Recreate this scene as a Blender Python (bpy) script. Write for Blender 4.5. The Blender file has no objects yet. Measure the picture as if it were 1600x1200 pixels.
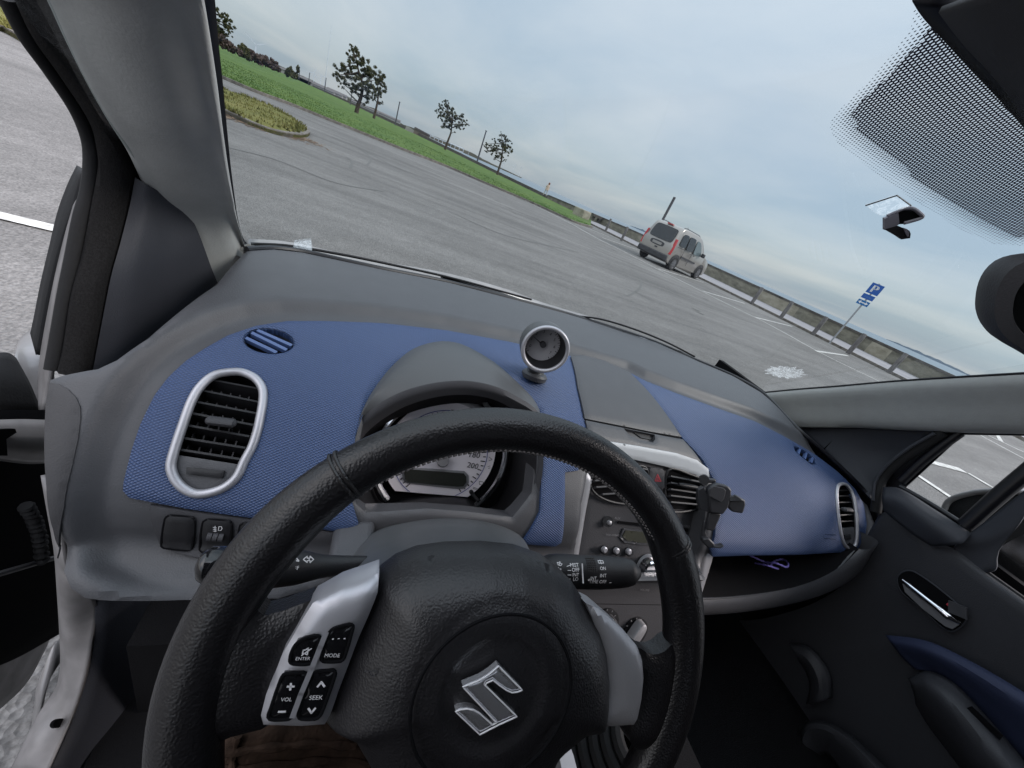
import bpy, bmesh, math, random
import numpy as np
from mathutils import Matrix, Vector, noise
from mathutils.geometry import delaunay_2d_cdt
random.seed(7); rng = np.random.default_rng(7)
R = math.radians
sc = bpy.context.scene
col = sc.collection
# ------------------------------------------------------------------ camera (13.5 mm, rolled, at the driver's eye; origin of the scene)
M3 = np.array([[0.90484346, 0.19182341, 0.38008169], [-0.22461821, -0.54329654, 0.80893481], [0.3616697, -0.81733265, -0.44851129]])
GZ = -1.05                                    # ground height below the eye
cd = bpy.data.cameras.new('camera'); cam = bpy.data.objects.new('camera', cd); col.objects.link(cam)
cd.sensor_width = 36; cd.lens = 13.5; cd.clip_start = 0.01; cd.clip_end = 20000
mw = Matrix.Identity(4)
for i in range(3):
    mw[i][0] = M3[i][0]; mw[i][1] = -M3[i][1]; mw[i][2] = -M3[i][2]
cam.matrix_world = mw
sc.camera = cam
# ------------------------------------------------------------------ world: overcast sky with soft cloud bands
SUN_EL, SUN_ROT = R(38), R(250)
wd = bpy.data.worlds.new('World'); sc.world = wd; wd.use_nodes = True
nt = wd.node_tree; N = nt.nodes; L = nt.links; N.clear()
out = N.new('ShaderNodeOutputWorld'); bg = N.new('ShaderNodeBackground'); bg2 = N.new('ShaderNodeBackground')
sky = N.new('ShaderNodeTexSky'); sky.sky_type = 'NISHITA'; sky.sun_disc = False; sky.sun_elevation = SUN_EL; sky.sun_rotation = SUN_ROT
sky.air_density = 1.0; sky.dust_density = 2.0
tc = N.new('ShaderNodeTexCoord'); sep = N.new('ShaderNodeSeparateXYZ'); L.new(tc.outputs['Generated'], sep.inputs[0])
def mth(op, a, b=None, tree=None, c=None):
    tr = tree or nt
    n = tr.nodes.new('ShaderNodeMath'); n.operation = op
    for i, v in enumerate((a, b, c)):
        if v is None: continue
        if isinstance(v, (int, float)): n.inputs[i].default_value = v
        else: tr.links.new(v, n.inputs[i])
    return n.outputs[0]
zz = mth('ADD', mth('MAXIMUM', sep.outputs[2], 0.0), 0.10)
cx = mth('DIVIDE', sep.outputs[0], zz); cy = mth('DIVIDE', sep.outputs[1], zz)
cmb = N.new('ShaderNodeCombineXYZ'); L.new(cx, cmb.inputs[0]); L.new(cy, cmb.inputs[1])
mp = N.new('ShaderNodeMapping'); L.new(cmb.outputs[0], mp.inputs[0]); mp.inputs['Rotation'].default_value = (0, 0, R(40)); mp.inputs['Scale'].default_value = (0.55, 0.28, 1)
n1 = N.new('ShaderNodeTexNoise'); n1.inputs['Scale'].default_value = 1.1; n1.inputs['Detail'].default_value = 8; n1.inputs['Roughness'].default_value = 0.52; n1.inputs['Distortion'].default_value = 0.3
L.new(mp.outputs[0], n1.inputs['Vector'])
rm = N.new('ShaderNodeValToRGB'); L.new(n1.outputs[0], rm.inputs[0])
rm.color_ramp.elements[0].position = 0.36; rm.color_ramp.elements[0].color = (0.57, 0.665, 0.79, 1)
rm.color_ramp.elements[1].position = 0.66; rm.color_ramp.elements[1].color = (0.87, 0.885, 0.94, 1)
hz = N.new('ShaderNodeValToRGB'); L.new(sep.outputs[2], hz.inputs[0])
e = hz.color_ramp.elements; e[0].position = 0.0; e[0].color = (0.47, 0.47, 0.47, 1); e[1].position = 0.80; e[1].color = (1.75, 1.70, 1.66, 1)
x = hz.color_ramp.elements.new(0.10); x.color = (0.52, 0.52, 0.52, 1); x = hz.color_ramp.elements.new(0.42); x.color = (0.72, 0.72, 0.72, 1)
mx = N.new('ShaderNodeMix'); mx.data_type = 'RGBA'; mx.blend_type = 'MULTIPLY'; mx.inputs[0].default_value = 1
L.new(rm.outputs[0], mx.inputs[6]); L.new(hz.outputs[0], mx.inputs[7])
bg.inputs['Strength'].default_value = 0.02; L.new(sky.outputs[0], bg.inputs['Color'])
bg2.inputs['Strength'].default_value = 0.80; L.new(mx.outputs[2], bg2.inputs['Color'])
add = N.new('ShaderNodeAddShader'); L.new(bg.outputs[0], add.inputs[0]); L.new(bg2.outputs[0], add.inputs[1]); L.new(add.outputs[0], out.inputs[0])
sl = bpy.data.lights.new('sun', 'SUN'); sl.energy = 1.8; sl.angle = R(22); sl.color = (1.0, 0.90, 0.86)
so = bpy.data.objects.new('sun', sl); col.objects.link(so)
so.rotation_euler = (R(90) - SUN_EL, 0, R(70))        # light arrives from the driver's side, a little ahead
sc.view_settings.view_transform = 'Standard'; sc.view_settings.look = 'None'; sc.view_settings.gamma = 1; sc.view_settings.exposure = 1.14
sc.render.engine = 'CYCLES'
sc.cycles.max_bounces = 8; sc.cycles.transparent_max_bounces = 16
# ------------------------------------------------------------------ helpers: pixels to points
F = 600.0
def ray(px, py): return M3 @ np.array([px - 800.0, py - 600.0, F])
def U(px, py, **k):
    r = ray(px, py)
    for a, i in (('x', 0), ('y', 1), ('z', 2)):
        if a in k: return r * (k[a] / r[i])
    return r / np.linalg.norm(r) * k['d']
def G(px, py, z=None): return U(px, py, z=GZ if z is None else z)
def cr(pts, n):
    p = np.array(pts, float)
    if len(p) == 1: return np.repeat(p, n, 0)
    d = np.r_[0, np.cumsum(np.linalg.norm(np.diff(p, axis=0), axis=1) + 1e-9)]
    t = np.linspace(0, d[-1], n)
    if len(p) == 2: return np.array([p[0] + (p[1] - p[0]) * (a / d[-1]) for a in t])
    m = np.zeros_like(p)
    for i in range(len(p)):
        a, b = max(i - 1, 0), min(i + 1, len(p) - 1)
        m[i] = (p[b] - p[a]) / (d[b] - d[a])
    o = []
    for a in t:
        i = min(max(np.searchsorted(d, a, side='right') - 1, 0), len(p) - 2)
        h = d[i + 1] - d[i]; u = (a - d[i]) / h
        o.append((2*u**3 - 3*u*u + 1)*p[i] + (u**3 - 2*u*u + u)*h*m[i] + (-2*u**3 + 3*u*u)*p[i+1] + (u**3 - u*u)*h*m[i+1])
    return np.array(o)
def closed(pts, n): # closed Catmull-Rom
    p = np.array(pts, float); k = len(p); q = np.concatenate([p[-2:], p, p[:3]])
    d = np.r_[0, np.cumsum(np.linalg.norm(np.diff(q, axis=0), axis=1) + 1e-9)]
    m = np.zeros_like(q)
    for i in range(1, len(q) - 1): m[i] = (q[i+1] - q[i-1]) / (d[i+1] - d[i-1])
    t = np.linspace(d[2], d[2 + k], n, endpoint=False); o = []
    for a in t:
        i = min(np.searchsorted(d, a, side='right') - 1, len(q) - 2); h = d[i+1] - d[i]; u = (a - d[i]) / h
        o.append((2*u**3 - 3*u*u + 1)*q[i] + (u**3 - 2*u*u + u)*h*m[i] + (-2*u**3 + 3*u*u)*q[i+1] + (u**3 - u*u)*h*m[i+1])
    return np.array(o)
# ------------------------------------------------------------------ helpers: materials
def mat(name, color, rough=0.6, metal=0.0, grain=0, gs=0.0, var=0.0, vs=8.0, spec=0.5, coat=0.0, kind='noise', dist=0.001):
    m = bpy.data.materials.new(name); m.use_nodes = True; t = m.node_tree; p = t.nodes['Principled BSDF']
    c = (*color, 1) if len(color) == 3 else color
    p.inputs['Base Color'].default_value = c; p.inputs['Roughness'].default_value = rough; p.inputs['Metallic'].default_value = metal
    p.inputs['Specular IOR Level'].default_value = spec; p.inputs['Coat Weight'].default_value = coat
    tcn = t.nodes.new('ShaderNodeTexCoord')
    if grain:
        if kind == 'leather':
            nz = t.nodes.new('ShaderNodeTexVoronoi'); nz.inputs['Scale'].default_value = grain; nz.feature = 'SMOOTH_F1'
            t.links.new(tcn.outputs['Object'], nz.inputs['Vector']); h = nz.outputs['Distance']
        else:
            nz = t.nodes.new('ShaderNodeTexNoise'); nz.inputs['Scale'].default_value = grain; nz.inputs['Detail'].default_value = 2
            t.links.new(tcn.outputs['Object'], nz.inputs['Vector']); h = nz.outputs[0]
        b = t.nodes.new('ShaderNodeBump'); b.inputs['Strength'].default_value = gs; b.inputs['Distance'].default_value = dist
        t.links.new(h, b.inputs['Height']); t.links.new(b.outputs[0], p.inputs['Normal'])
    if var:
        nz = t.nodes.new('ShaderNodeTexNoise'); nz.inputs['Scale'].default_value = vs; nz.inputs['Detail'].default_value = 5
        t.links.new(tcn.outputs['Object'], nz.inputs['Vector'])
        r_ = t.nodes.new('ShaderNodeMapRange'); r_.inputs['From Min'].default_value = .3; r_.inputs['From Max'].default_value = .7
        r_.inputs['To Min'].default_value = 1 - var; r_.inputs['To Max'].default_value = 1 + var
        t.links.new(nz.outputs[0], r_.inputs[0])
        mm = t.nodes.new('ShaderNodeMix'); mm.data_type = 'RGBA'; mm.blend_type = 'MULTIPLY'; mm.inputs[0].default_value = 1
        mm.inputs[6].default_value = c; t.links.new(r_.outputs[0], mm.inputs[7]); t.links.new(mm.outputs[2], p.inputs['Base Color'])
    return m
M = {}
M['dash'] = mat('dash_grey_plastic', (.058, .059, .065), .47, grain=700, gs=.35, var=.06, vs=30, spec=.45)
M['dash2'] = mat('dash_dark_plastic', (.045, .045, .05), .6, grain=700, gs=.35, spec=.35)
M['hood'] = mat('hood_plastic', (.075, .078, .082), .45, grain=500, gs=.15, spec=.4)
M['black'] = mat('black_plastic', (.012, .012, .014), .5, grain=600, gs=.2, spec=.4)
M['gloss'] = mat('gloss_black', (.006, .006, .007), .12, spec=.6)
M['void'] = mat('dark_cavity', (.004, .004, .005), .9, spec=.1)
M['leather'] = mat('black_leather', (.0065, .006, .007), .36, grain=700, gs=.5, kind='leather', spec=.5, dist=.0006)
M['leather2'] = mat('airbag_vinyl', (.0095, .009, .0105), .42, grain=760, gs=.45, kind='leather', spec=.5, dist=.0006)
M['silver'] = mat('satin_silver_plastic', (.42, .42, .45), .42, metal=.6, grain=900, gs=.05)
M['silver2'] = mat('matt_silver_plastic', (.36, .36, .38), .42, metal=.5, grain=900, gs=.08)
M['silver3'] = mat('brushed_silver_bar', (.42, .44, .46), .6, metal=.2, grain=900, gs=.08)
M['chrome'] = mat('chrome', (.75, .76, .8), .12, metal=1.0)
M['pillar'] = mat('pillar_trim_grey', (.36, .368, .362), .75, grain=420, gs=.25, var=.04, vs=60, spec=.3)
M['sail'] = mat('door_corner_trim', (.030, .032, .040), .6, grain=700, gs=.3, spec=.35)
M['door'] = mat('door_panel_plastic', (.035, .036, .042), .55, grain=600, gs=.4, spec=.4)
M['bluedoor'] = mat('door_blue_cloth', (.020, .028, .068), .7, grain=900, gs=.4)
M['rubber'] = mat('rubber_seal', (.010, .010, .011), .75, grain=300, gs=.4, spec=.3)
M['flock'] = mat('flocked_trim', (.016, .0155, .016), .95, grain=900, gs=.8, var=.3, vs=500, spec=.1)
M['head'] = mat('headliner', (.10, .10, .105), .95, grain=1500, gs=.5, spec=.1)
M['frit'] = mat('black_ceramic', (.003, .003, .006), .4)
M['white'] = mat('white_print', (.62, .62, .64), .6)
M['dim'] = mat('dim_print', (.16, .16, .17), .6)
M['red'] = mat('red_print', (.5, .03, .05), .5)
M['dial'] = mat('dial_face', (.80, .76, .80), .5, var=.03)
M['dialink'] = mat('dial_ink', (.02, .02, .025), .5)
M['blueink'] = mat('dial_blue_ink', (.03, .05, .25), .5)
M['lcd'] = mat('lcd_glass', (.030, .032, .028), .25)
M['lcd2'] = mat('lcd_glass_green', (.04, .04, .026), .4)
M['stitch'] = mat('stitch_thread', (.16, .15, .15), .8)
M['paint'] = mat('silver_car_paint', (.26, .25, .25), .38, metal=.3, var=.15, vs=25, coat=.3)
M['paintd'] = mat('dirty_car_paint', (.19, .18, .18), .5, metal=.2, var=.28, vs=30)
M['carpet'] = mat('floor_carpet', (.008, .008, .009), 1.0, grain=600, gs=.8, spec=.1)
M['cloth'] = mat('brown_corduroy', (.035, .022, .016), .95, grain=300, gs=1.0, var=.5, vs=60, spec=.1)
M['purple'] = mat('purple_braid', (.10, .08, .30), .7, grain=600, gs=.6, var=.4, vs=500)
def blue_mat():
    m = bpy.data.materials.new('embossed_blue_trim'); m.use_nodes = True; t = m.node_tree; p = t.nodes['Principled BSDF']
    p.inputs['Base Color'].default_value = (.085, .135, .36, 1); p.inputs['Roughness'].default_value = .42; p.inputs['Specular IOR Level'].default_value = .5
    uv = t.nodes.new('ShaderNodeUVMap'); s = t.nodes.new('ShaderNodeSeparateXYZ'); t.links.new(uv.outputs[0], s.inputs[0])
    K = 2 * math.pi / .0050
    a = mth('SINE', mth('MULTIPLY', mth('ADD', s.outputs[0], mth('MULTIPLY', s.outputs[1], 1.6, t), t), K * .5, t), None, t)
    b = mth('SINE', mth('MULTIPLY', mth('SUBTRACT', s.outputs[0], mth('MULTIPLY', s.outputs[1], 1.6, t), t), K * .5, t), None, t)
    h = mth('MULTIPLY', a, b, t)
    h = mth('ABSOLUTE', h, None, t)
    bu = t.nodes.new('ShaderNodeBump'); bu.inputs['Strength'].default_value = .75; bu.inputs['Distance'].default_value = .0009
    t.links.new(h, bu.inputs['Height']); t.links.new(bu.outputs[0], p.inputs['Normal'])
    mm = t.nodes.new('ShaderNodeMix'); mm.data_type = 'RGBA'; t.links.new(h, mm.inputs[0])
    mm.inputs[6].default_value = (.024, .044, .112, 1); mm.inputs[7].default_value = (.054, .096, .215, 1)
    t.links.new(mm.outputs[2], p.inputs['Base Color'])
    return m
M['blue'] = blue_mat(); M['bluep'] = mat('plain_blue_plastic', (.075, .12, .26), .42)
def glass_mat(name, tint, gl=.05):
    m = bpy.data.materials.new(name); m.use_nodes = True; t = m.node_tree; t.nodes.clear()
    o = t.nodes.new('ShaderNodeOutputMaterial'); tr = t.nodes.new('ShaderNodeBsdfTransparent'); g = t.nodes.new('ShaderNodeBsdfGlossy'); mxs = t.nodes.new('ShaderNodeMixShader')
    tr.inputs[0].default_value = (*tint, 1); g.inputs['Roughness'].default_value = .02; g.inputs[0].default_value = (.9, .93, 1, 1)
    fr = t.nodes.new('ShaderNodeFresnel'); fr.inputs[0].default_value = 1.35
    t.links.new(mth('MULTIPLY', fr.outputs[0], gl * 20 * .5, t), mxs.inputs[0]); t.links.new(tr.outputs[0], mxs.inputs[1]); t.links.new(g.outputs[0], mxs.inputs[2]); t.links.new(mxs.outputs[0], o.inputs[0])
    return m
M['glass'] = glass_mat('windscreen_glass', (.61, .655, .652), .006)
M['sideglass'] = glass_mat('side_window_glass', (.85, .87, .87), .01)
# ------------------------------------------------------------------ helpers: objects
CAR = None
def finish(me, sharp=38):
    bm = bmesh.new(); bm.from_mesh(me); bmesh.ops.remove_doubles(bm, verts=bm.verts, dist=1e-6)
    bmesh.ops.recalc_face_normals(bm, faces=bm.faces)
    a = R(sharp)
    for e_ in bm.edges:
        e_.smooth = not (len(e_.link_faces) == 2 and e_.calc_face_angle(0) > a)
    for f_ in bm.faces: f_.smooth = True
    bm.to_mesh(me); bm.free()
def link(name, me, parent=None, m=None, sharp=38, keep=False):
    if not keep: finish(me, sharp)
    if m is not None and not me.materials: me.materials.append(M[m] if isinstance(m, str) else m)
    o = bpy.data.objects.new(name, me); col.objects.link(o)
    if parent is not None:
        o.parent = parent
        if parent.type == 'EMPTY': o.matrix_parent_inverse = parent.matrix_basis.inverted()
    return o
def tag(o, label=None, cat=None, group=None, kind=None):
    if label: o['label'] = label
    if cat: o['category'] = cat
    if group: o['group'] = group
    if kind: o['kind'] = kind
    return o
def empty(name, loc, label, cat, group=None, rz=0):
    o = bpy.data.objects.new(name, None); o.empty_display_size = .1; col.objects.link(o)
    o.location = [float(v) for v in loc]; o.rotation_euler.z = rz
    return tag(o, label, cat, group)
class MB:
    def __init__(s): s.v = []; s.f = []; s.mi = []; s.cur = 0
    def add(s, V, Fc):
        o = len(s.v); s.v += [tuple(map(float, p)) for p in V]; s.f += [tuple(i + o for i in f) for f in Fc]; s.mi += [s.cur] * len(Fc); return s
    def mesh(s, name='mesh'):
        me = bpy.data.meshes.new(name); me.from_pydata(s.v, [], s.f); me.update(); return me
    def obj(s, name, m, parent=None, sharp=38):
        ms = m if isinstance(m, (list, tuple)) else [m]
        me = s.mesh(name)
        for k in ms: me.materials.append(M[k] if isinstance(k, str) else k)
        if len(ms) > 1: me.polygons.foreach_set('material_index', s.mi)
        return link(name, me, parent, None, sharp)
    def grid(s, rows, loop=False):
        n = len(rows[0]); Fc = []
        for i in range(len(rows) - 1):
            for j in range(n if loop else n - 1):
                k = (j + 1) % n
                Fc.append((i*n + j, i*n + k, (i+1)*n + k, (i+1)*n + j))
        return s.add([p for r in rows for p in r], Fc)
    def tube(s, pts, rad, k=10, cap=True, flat=None, up=None):
        p = np.array(pts, float); n = len(p); rad = np.full(n, rad) if np.isscalar(rad) else np.array(rad, float)
        T = np.gradient(p, axis=0); T /= np.linalg.norm(T, axis=1)[:, None] + 1e-12
        a = np.array(up if up is not None else (0.13, 0.31, 0.94), float)
        rows = []
        for i in range(n):
            b = np.cross(T[i], a); b /= np.linalg.norm(b) + 1e-12; c = np.cross(b, T[i]); a = c
            rows.append([p[i] + rad[i]*(math.cos(q)*b + (flat or 1)*math.sin(q)*c) for q in np.linspace(0, 2*math.pi, k, endpoint=False)])
        s.grid(rows, True)
        if cap:
            o = len(s.v) - n*k
            s.f.append(tuple(o + i for i in range(k))[::-1]); s.f.append(tuple(o + (n-1)*k + i for i in range(k))); s.mi += [s.cur]*2
        return s
    def ring(s, pts, rad, k=8, up=None, flat=None):     # closed tube
        p = np.array(pts, float); n = len(p); rad = np.full(n, rad) if np.isscalar(rad) else np.array(rad, float)
        T = np.roll(p, -1, 0) - np.roll(p, 1, 0); T /= np.linalg.norm(T, axis=1)[:, None] + 1e-12
        cen = p.mean(0); nn = np.zeros(3)
        for i in range(n): nn += np.cross(p[i] - cen, p[(i+1) % n] - cen)
        nn /= np.linalg.norm(nn) + 1e-15
        rows = []
        for i in range(n):
            b = np.cross(T[i], nn); b /= np.linalg.norm(b) + 1e-12
            rows.append([p[i] + rad[i]*(math.cos(q)*b + (flat or 1)*math.sin(q)*nn) for q in np.linspace(0, 2*math.pi, k, endpoint=False)])
        rows.append(rows[0]); return s.grid(rows, True)
    def box(s, c, u, v, w):     # centre and three half-axis vectors
        c, u, v, w = (np.array(q, float) for q in (c, u, v, w))
        V = [c + a*u + b*v + d*w for a in (-1, 1) for b in (-1, 1) for d in (-1, 1)]
        return s.add(V, [(0,1,3,2), (4,6,7,5), (0,4,5,1), (2,3,7,6), (0,2,6,4), (1,5,7,3)])
    def prism(s, pts, off):     # polygon extruded by vector off
        p = np.array(pts, float); n = len(p); q = p + np.array(off, float)
        return s.add(list(p) + list(q), [tuple(range(n))[::-1], tuple(range(n, 2*n))] + [(i, (i+1) % n, n + (i+1) % n, n + i) for i in range(n)])
def ABox(s, x0, x1, y0, y1, z0, z1): return s.box(((x0+x1)/2, (y0+y1)/2, (z0+z1)/2), ((x1-x0)/2, 0, 0), (0, (y1-y0)/2, 0), (0, 0, (z1-z0)/2))
def loft(name, curves, n, m_, mt, parent=None, thick=0, sharp=38, straight=False):
    rows = [cr(c, n) for c in curves]
    cols = [cr([r[j] for r in rows], m_) if not straight else np.array([r[j] for r in rows]) for j in range(n)]
    k = len(cols[0]); b = MB(); b.grid([[cols[j][i] for j in range(n)] for i in range(k)])
    o = b.obj(name, mt, parent, sharp)
    if thick:
        md = o.modifiers.new('solid', 'SOLIDIFY'); md.thickness = thick; md.offset = 0
    return o
# ------------------------------------------------------------------ surfaces
class Frame:
    def __init__(s, o, n, up=(0, 0, 1), right=None):
        s.o = np.array(o, float); s.n = np.array(n, float); s.n /= np.linalg.norm(s.n)
        u = np.cross(np.array(up, float), s.n) if right is None else np.array(right, float) - s.n*np.dot(right, s.n)
        s.u = u / np.linalg.norm(u); s.v = np.cross(s.n, s.u)
    def ab(s, px, py, off=0):
        r = ray(px, py); o = s.o + s.n*off; p = r*(s.n @ o)/(s.n @ r) - o
        return (p @ s.u, p @ s.v)
    def P(s, px, py, off=0): a, b = s.ab(px, py, off); return s.at(a, b, off)
    def at(s, a, b, off=0): return s.o + a*s.u + b*s.v + off*s.n
    def mapn(s, A, off): return s.o + A[:, :1]*s.u + A[:, 1:]*s.v + np.asarray(off).reshape(-1, 1)*s.n
PR = cr([(.97,-.275),(.90,-.262),(.80,-.250),(.70,-.243),(.60,-.243),(.52,-.253),(.45,-.275),(.40,-.300),(.355,-.338),(.325,-.370),(.311,-.392),(.304,-.412),(.300,-.428),(.285,-.437),(.270,-.441),(.258,-.450),(.252,-.466),(.250,-.50),(.250,-.56)], 500)
PS = np.r_[0, np.cumsum(np.linalg.norm(np.diff(PR, axis=0), axis=1))]
PK = PR[:, 1] / PR[:, 0]
PT = np.gradient(PR, axis=0); PT /= np.linalg.norm(PT, axis=1)[:, None]
PN = np.c_[PT[:, 1], -PT[:, 0]]                       # tangent goes toward driver/down; normal up/toward driver
class Dash:
    def ab(s, px, py, off=0):
        r = ray(px, py); k = r[2]/r[1]; ss = float(np.interp(-k, -PK, PS)); y = float(np.interp(ss, PS, PR[:, 0]))
        p = r*(y/r[1])
        if off:
            n = s.nrm(ss); r2 = r/np.linalg.norm(r); p = p + r2*(off/max(.2, abs(r2 @ n)))*(-1)
            ss = float(np.interp(-(p - n*off)[2]/(p - n*off)[1], -PK, PS))
        return (p[0], ss)
    def nrm(s, ss): return np.array([0, np.interp(ss, PS, PN[:, 0]), np.interp(ss, PS, PN[:, 1])])
    def at(s, a, b, off=0):
        return np.array([a, np.interp(b, PS, PR[:, 0]), np.interp(b, PS, PR[:, 1])]) + s.nrm(b)*off
    def P(s, px, py, off=0): a, b = s.ab(px, py, off); return s.at(a, b, off)
    def mapn(s, A, off):
        o = np.c_[A[:, 0], np.interp(A[:, 1], PS, PR[:, 0]), np.interp(A[:, 1], PS, PR[:, 1])]
        nn = np.c_[0*A[:, 0], np.interp(A[:, 1], PS, PN[:, 0]), np.interp(A[:, 1], PS, PN[:, 1])]
        return o + nn*np.asarray(off).reshape(-1, 1)
if PN[100][1] < 0: PN = -PN
D = Dash()
class Screen:                                          # windscreen: a = x, b = z
    def y(s, x, z): return .905 - .47*(x - .435)**2 - (z + .25)/.84
    def ab(s, px, py, off=0):
        r = ray(px, py); r = r/np.linalg.norm(r); lo, hi = .05, 3.0
        for _ in range(50):
            m_ = (lo + hi)/2; p = r*m_
            if p[1] < s.y(p[0], p[2]): lo = m_
            else: hi = m_
        p = r*lo; return (p[0], p[2])
    def at(s, a, b, off=0): n = np.array([.94*(a - .435)*.6, .60*-1, -.72]); n /= np.linalg.norm(n); return np.array([a, s.y(a, b), b]) + n*off
    def P(s, px, py, off=0): return s.at(*s.ab(px, py), off)
    def mapn(s, A, off):
        off = np.asarray(off).reshape(-1); off = np.full(len(A), off[0]) if len(off) == 1 else off
        return np.array([s.at(a, b, o) for (a, b), o in zip(A, off)])
W = Screen()
def inpoly(P, poly):
    P = np.asarray(P); poly = np.asarray(poly); c = np.zeros(len(P), bool); j = len(poly) - 1
    for i in range(len(poly)):
        yi, yj = poly[i, 1], poly[j, 1]
        if yi != yj:
            t = ((yi > P[:, 1]) != (yj > P[:, 1])) & (P[:, 0] < (poly[j, 0] - poly[i, 0])*(P[:, 1] - yi)/(yj - yi) + poly[i, 0]); c ^= t
        j = i
    return c
def dist(P, poly):
    P = np.asarray(P); d = np.full(len(P), 1e9); n = len(poly)
    for i in range(n):
        a = poly[i]; b = poly[(i+1) % n]; ab = b - a; l = ab @ ab
        if l < 1e-16: continue
        t = np.clip(((P - a) @ ab)/l, 0, 1); q = a + t[:, None]*ab
        d = np.minimum(d, np.linalg.norm(P - q, axis=1))
    return d
def resamp(poly, res):
    o = []
    for i in range(len(poly)):
        a = np.array(poly[i]); b = np.array(poly[(i+1) % len(poly)]); k = max(1, int(round(np.linalg.norm(b - a)/res)))
        for j in range(k): o.append(a + (b - a)*j/k)
    return np.array(o)
def patch(name, S, outer, holes=(), res=.006, disp=None, thick=.004, m='dash', parent=None, px=True, smooth=0, off=0, edge=0, sharp=38, pxoff=None):
    """sheet cut from surface S by an outline (pixels or surface coordinates), with its rim folded back by `thick`"""
    def conv(q, off=off):
        q = [S.ab(a, b, off) for a, b in q] if px else q
        q = np.array(q, float)
        if smooth: q = closed(q, smooth)
        return resamp(q, res)
    O = conv(outer, off if pxoff is None else pxoff); Hs = [conv(h) for h in holes]
    lo, hi = O.min(0), O.max(0)
    gx, gy = np.meshgrid(np.arange(lo[0], hi[0], res), np.arange(lo[1], hi[1], res*.9)); gx[1::2] += res/2
    Gp = np.c_[gx.ravel(), gy.ravel()]
    k = inpoly(Gp, O)
    for h in Hs: k &= ~inpoly(Gp, h)
    Gp = Gp[k]; k = dist(Gp, O) > res*.5
    for h in Hs: k &= dist(Gp, h) > res*.5
    Gp = Gp[k]
    V = [Vector(p) for p in O]; E_ = [(i, (i+1) % len(O)) for i in range(len(O))]
    for h in Hs: s0 = len(V); V += [Vector(p) for p in h]; E_ += [(s0+i, s0+(i+1) % len(h)) for i in range(len(h))]
    V += [Vector(p) for p in Gp]
    r_ = delaunay_2d_cdt(V, E_, [], 0, 1e-7)
    A = np.array([tuple(v) for v in r_[0]]); Fc = np.array([tuple(f) for f in r_[2] if len(f) == 3])
    c = A[Fc].mean(1); k = inpoly(c, O)
    for h in Hs: k &= ~inpoly(c, h)
    Fc = Fc[k]
    dd = dist(A, O)
    for h in Hs: dd = np.minimum(dd, dist(A, h))
    o = np.full(len(A), float(off))
    if edge: o -= edge*np.exp(-dd/(edge*.7))
    if disp is not None: o += disp(A, dd)
    P3 = S.mapn(A, o)
    me_v = list(P3); fc = [tuple(f) for f in Fc]; uv = list(A)
    cnt = {}
    for f in fc:
        for i in range(3):
            e_ = (f[i], f[(i+1) % 3]); cnt[tuple(sorted(e_))] = cnt.get(tuple(sorted(e_)), []) + [e_]
    bd = [v[0] for v in cnt.values() if len(v) == 1]
    if thick:
        bi = sorted({i for e_ in bd for i in e_}); mp_ = {}
        B3 = S.mapn(A[bi], o[bi] - thick)
        for i, p in zip(bi, B3): mp_[i] = len(me_v); me_v.append(p); uv.append(A[i])
        fc += [(b, a, mp_[a], mp_[b]) for a, b in bd]
    me = bpy.data.meshes.new(name); me.from_pydata([tuple(map(float, p)) for p in me_v], [], fc); me.update()
    ul = me.uv_layers.new(name='UVMap'); li = np.zeros(len(me.loops), int); me.loops.foreach_get('vertex_index', li)
    ul.data.foreach_set('uv', np.array(uv, dtype=float)[li].ravel())
    return link(name, me, parent, m, sharp)
def glyph(string, size=1):
    cu = bpy.data.curves.new('t', 'FONT'); cu.body = string; cu.size = size; cu.extrude = 0; cu.align_x = 'LEFT'; cu.resolution_u = 3
    o = bpy.data.objects.new('t', cu); col.objects.link(o); bpy.context.view_layer.update()
    dg = bpy.context.evaluated_depsgraph_get(); me = bpy.data.meshes.new_from_object(o.evaluated_get(dg)); bpy.data.objects.remove(o)
    V = np.array([tuple(v.co)[:2] for v in me.vertices]); Fc = [tuple(p.vertices) for p in me.polygons]; bpy.data.meshes.remove(me)
    return V, Fc
def text(b, string, S, p0, p1, off, hpx=None, shift=None, thick=.0004, squash=1.0, shear=0.0):
    """write a word on surface S with its baseline from pixel p0 to p1"""
    V, Fc = glyph(string); V = V.copy(); mn = V.min(0); V -= [mn[0], 0]; w = V[:, 0].max()
    a = np.array(S.ab(*p0, off)); c = np.array(S.ab(*p1, off)); d = c - a; l = np.linalg.norm(d); d /= l; up = np.array([-d[1], d[0]])
    if isinstance(S, Dash): up = -up if up[1] > 0 else up
    s_ = l/w
    A = np.array([a + d*(v[0]*s_ + shear*v[1]*s_) + up*v[1]*s_*squash for v in V])
    o = np.full(len(A), off) if shift is None else off + shift(A)
    Pt = S.mapn(A, o); n = len(Pt); b.add(list(Pt), Fc)
    return b
def strokes(b, S, lines, off, wd_, shift=None):
    for ln in lines:
        P_ = np.array([S.ab(*q, off) for q in ln])
        for i in range(len(P_) - 1):
            d = P_[i+1] - P_[i]; l = np.linalg.norm(d)
            if l < 1e-9: continue
            d /= l; q = np.array([-d[1], d[0]])*wd_/2; a = P_[i] - d*wd_*.3; c = P_[i+1] + d*wd_*.3
            A = np.array([a - q, c - q, c + q, a + q]); o = np.full(4, off) if shift is None else off + shift(A)
            b.add(list(S.mapn(A, o)), [(0, 1, 2, 3)])
    return b
#@@CAR
# ================================================================== THE CAR
CAR = empty('car', (.435, -.6, GZ), 'car seen from its driver seat, blue and grey dashboard, black leather steering wheel, open door', 'car')
C = CAR
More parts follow.
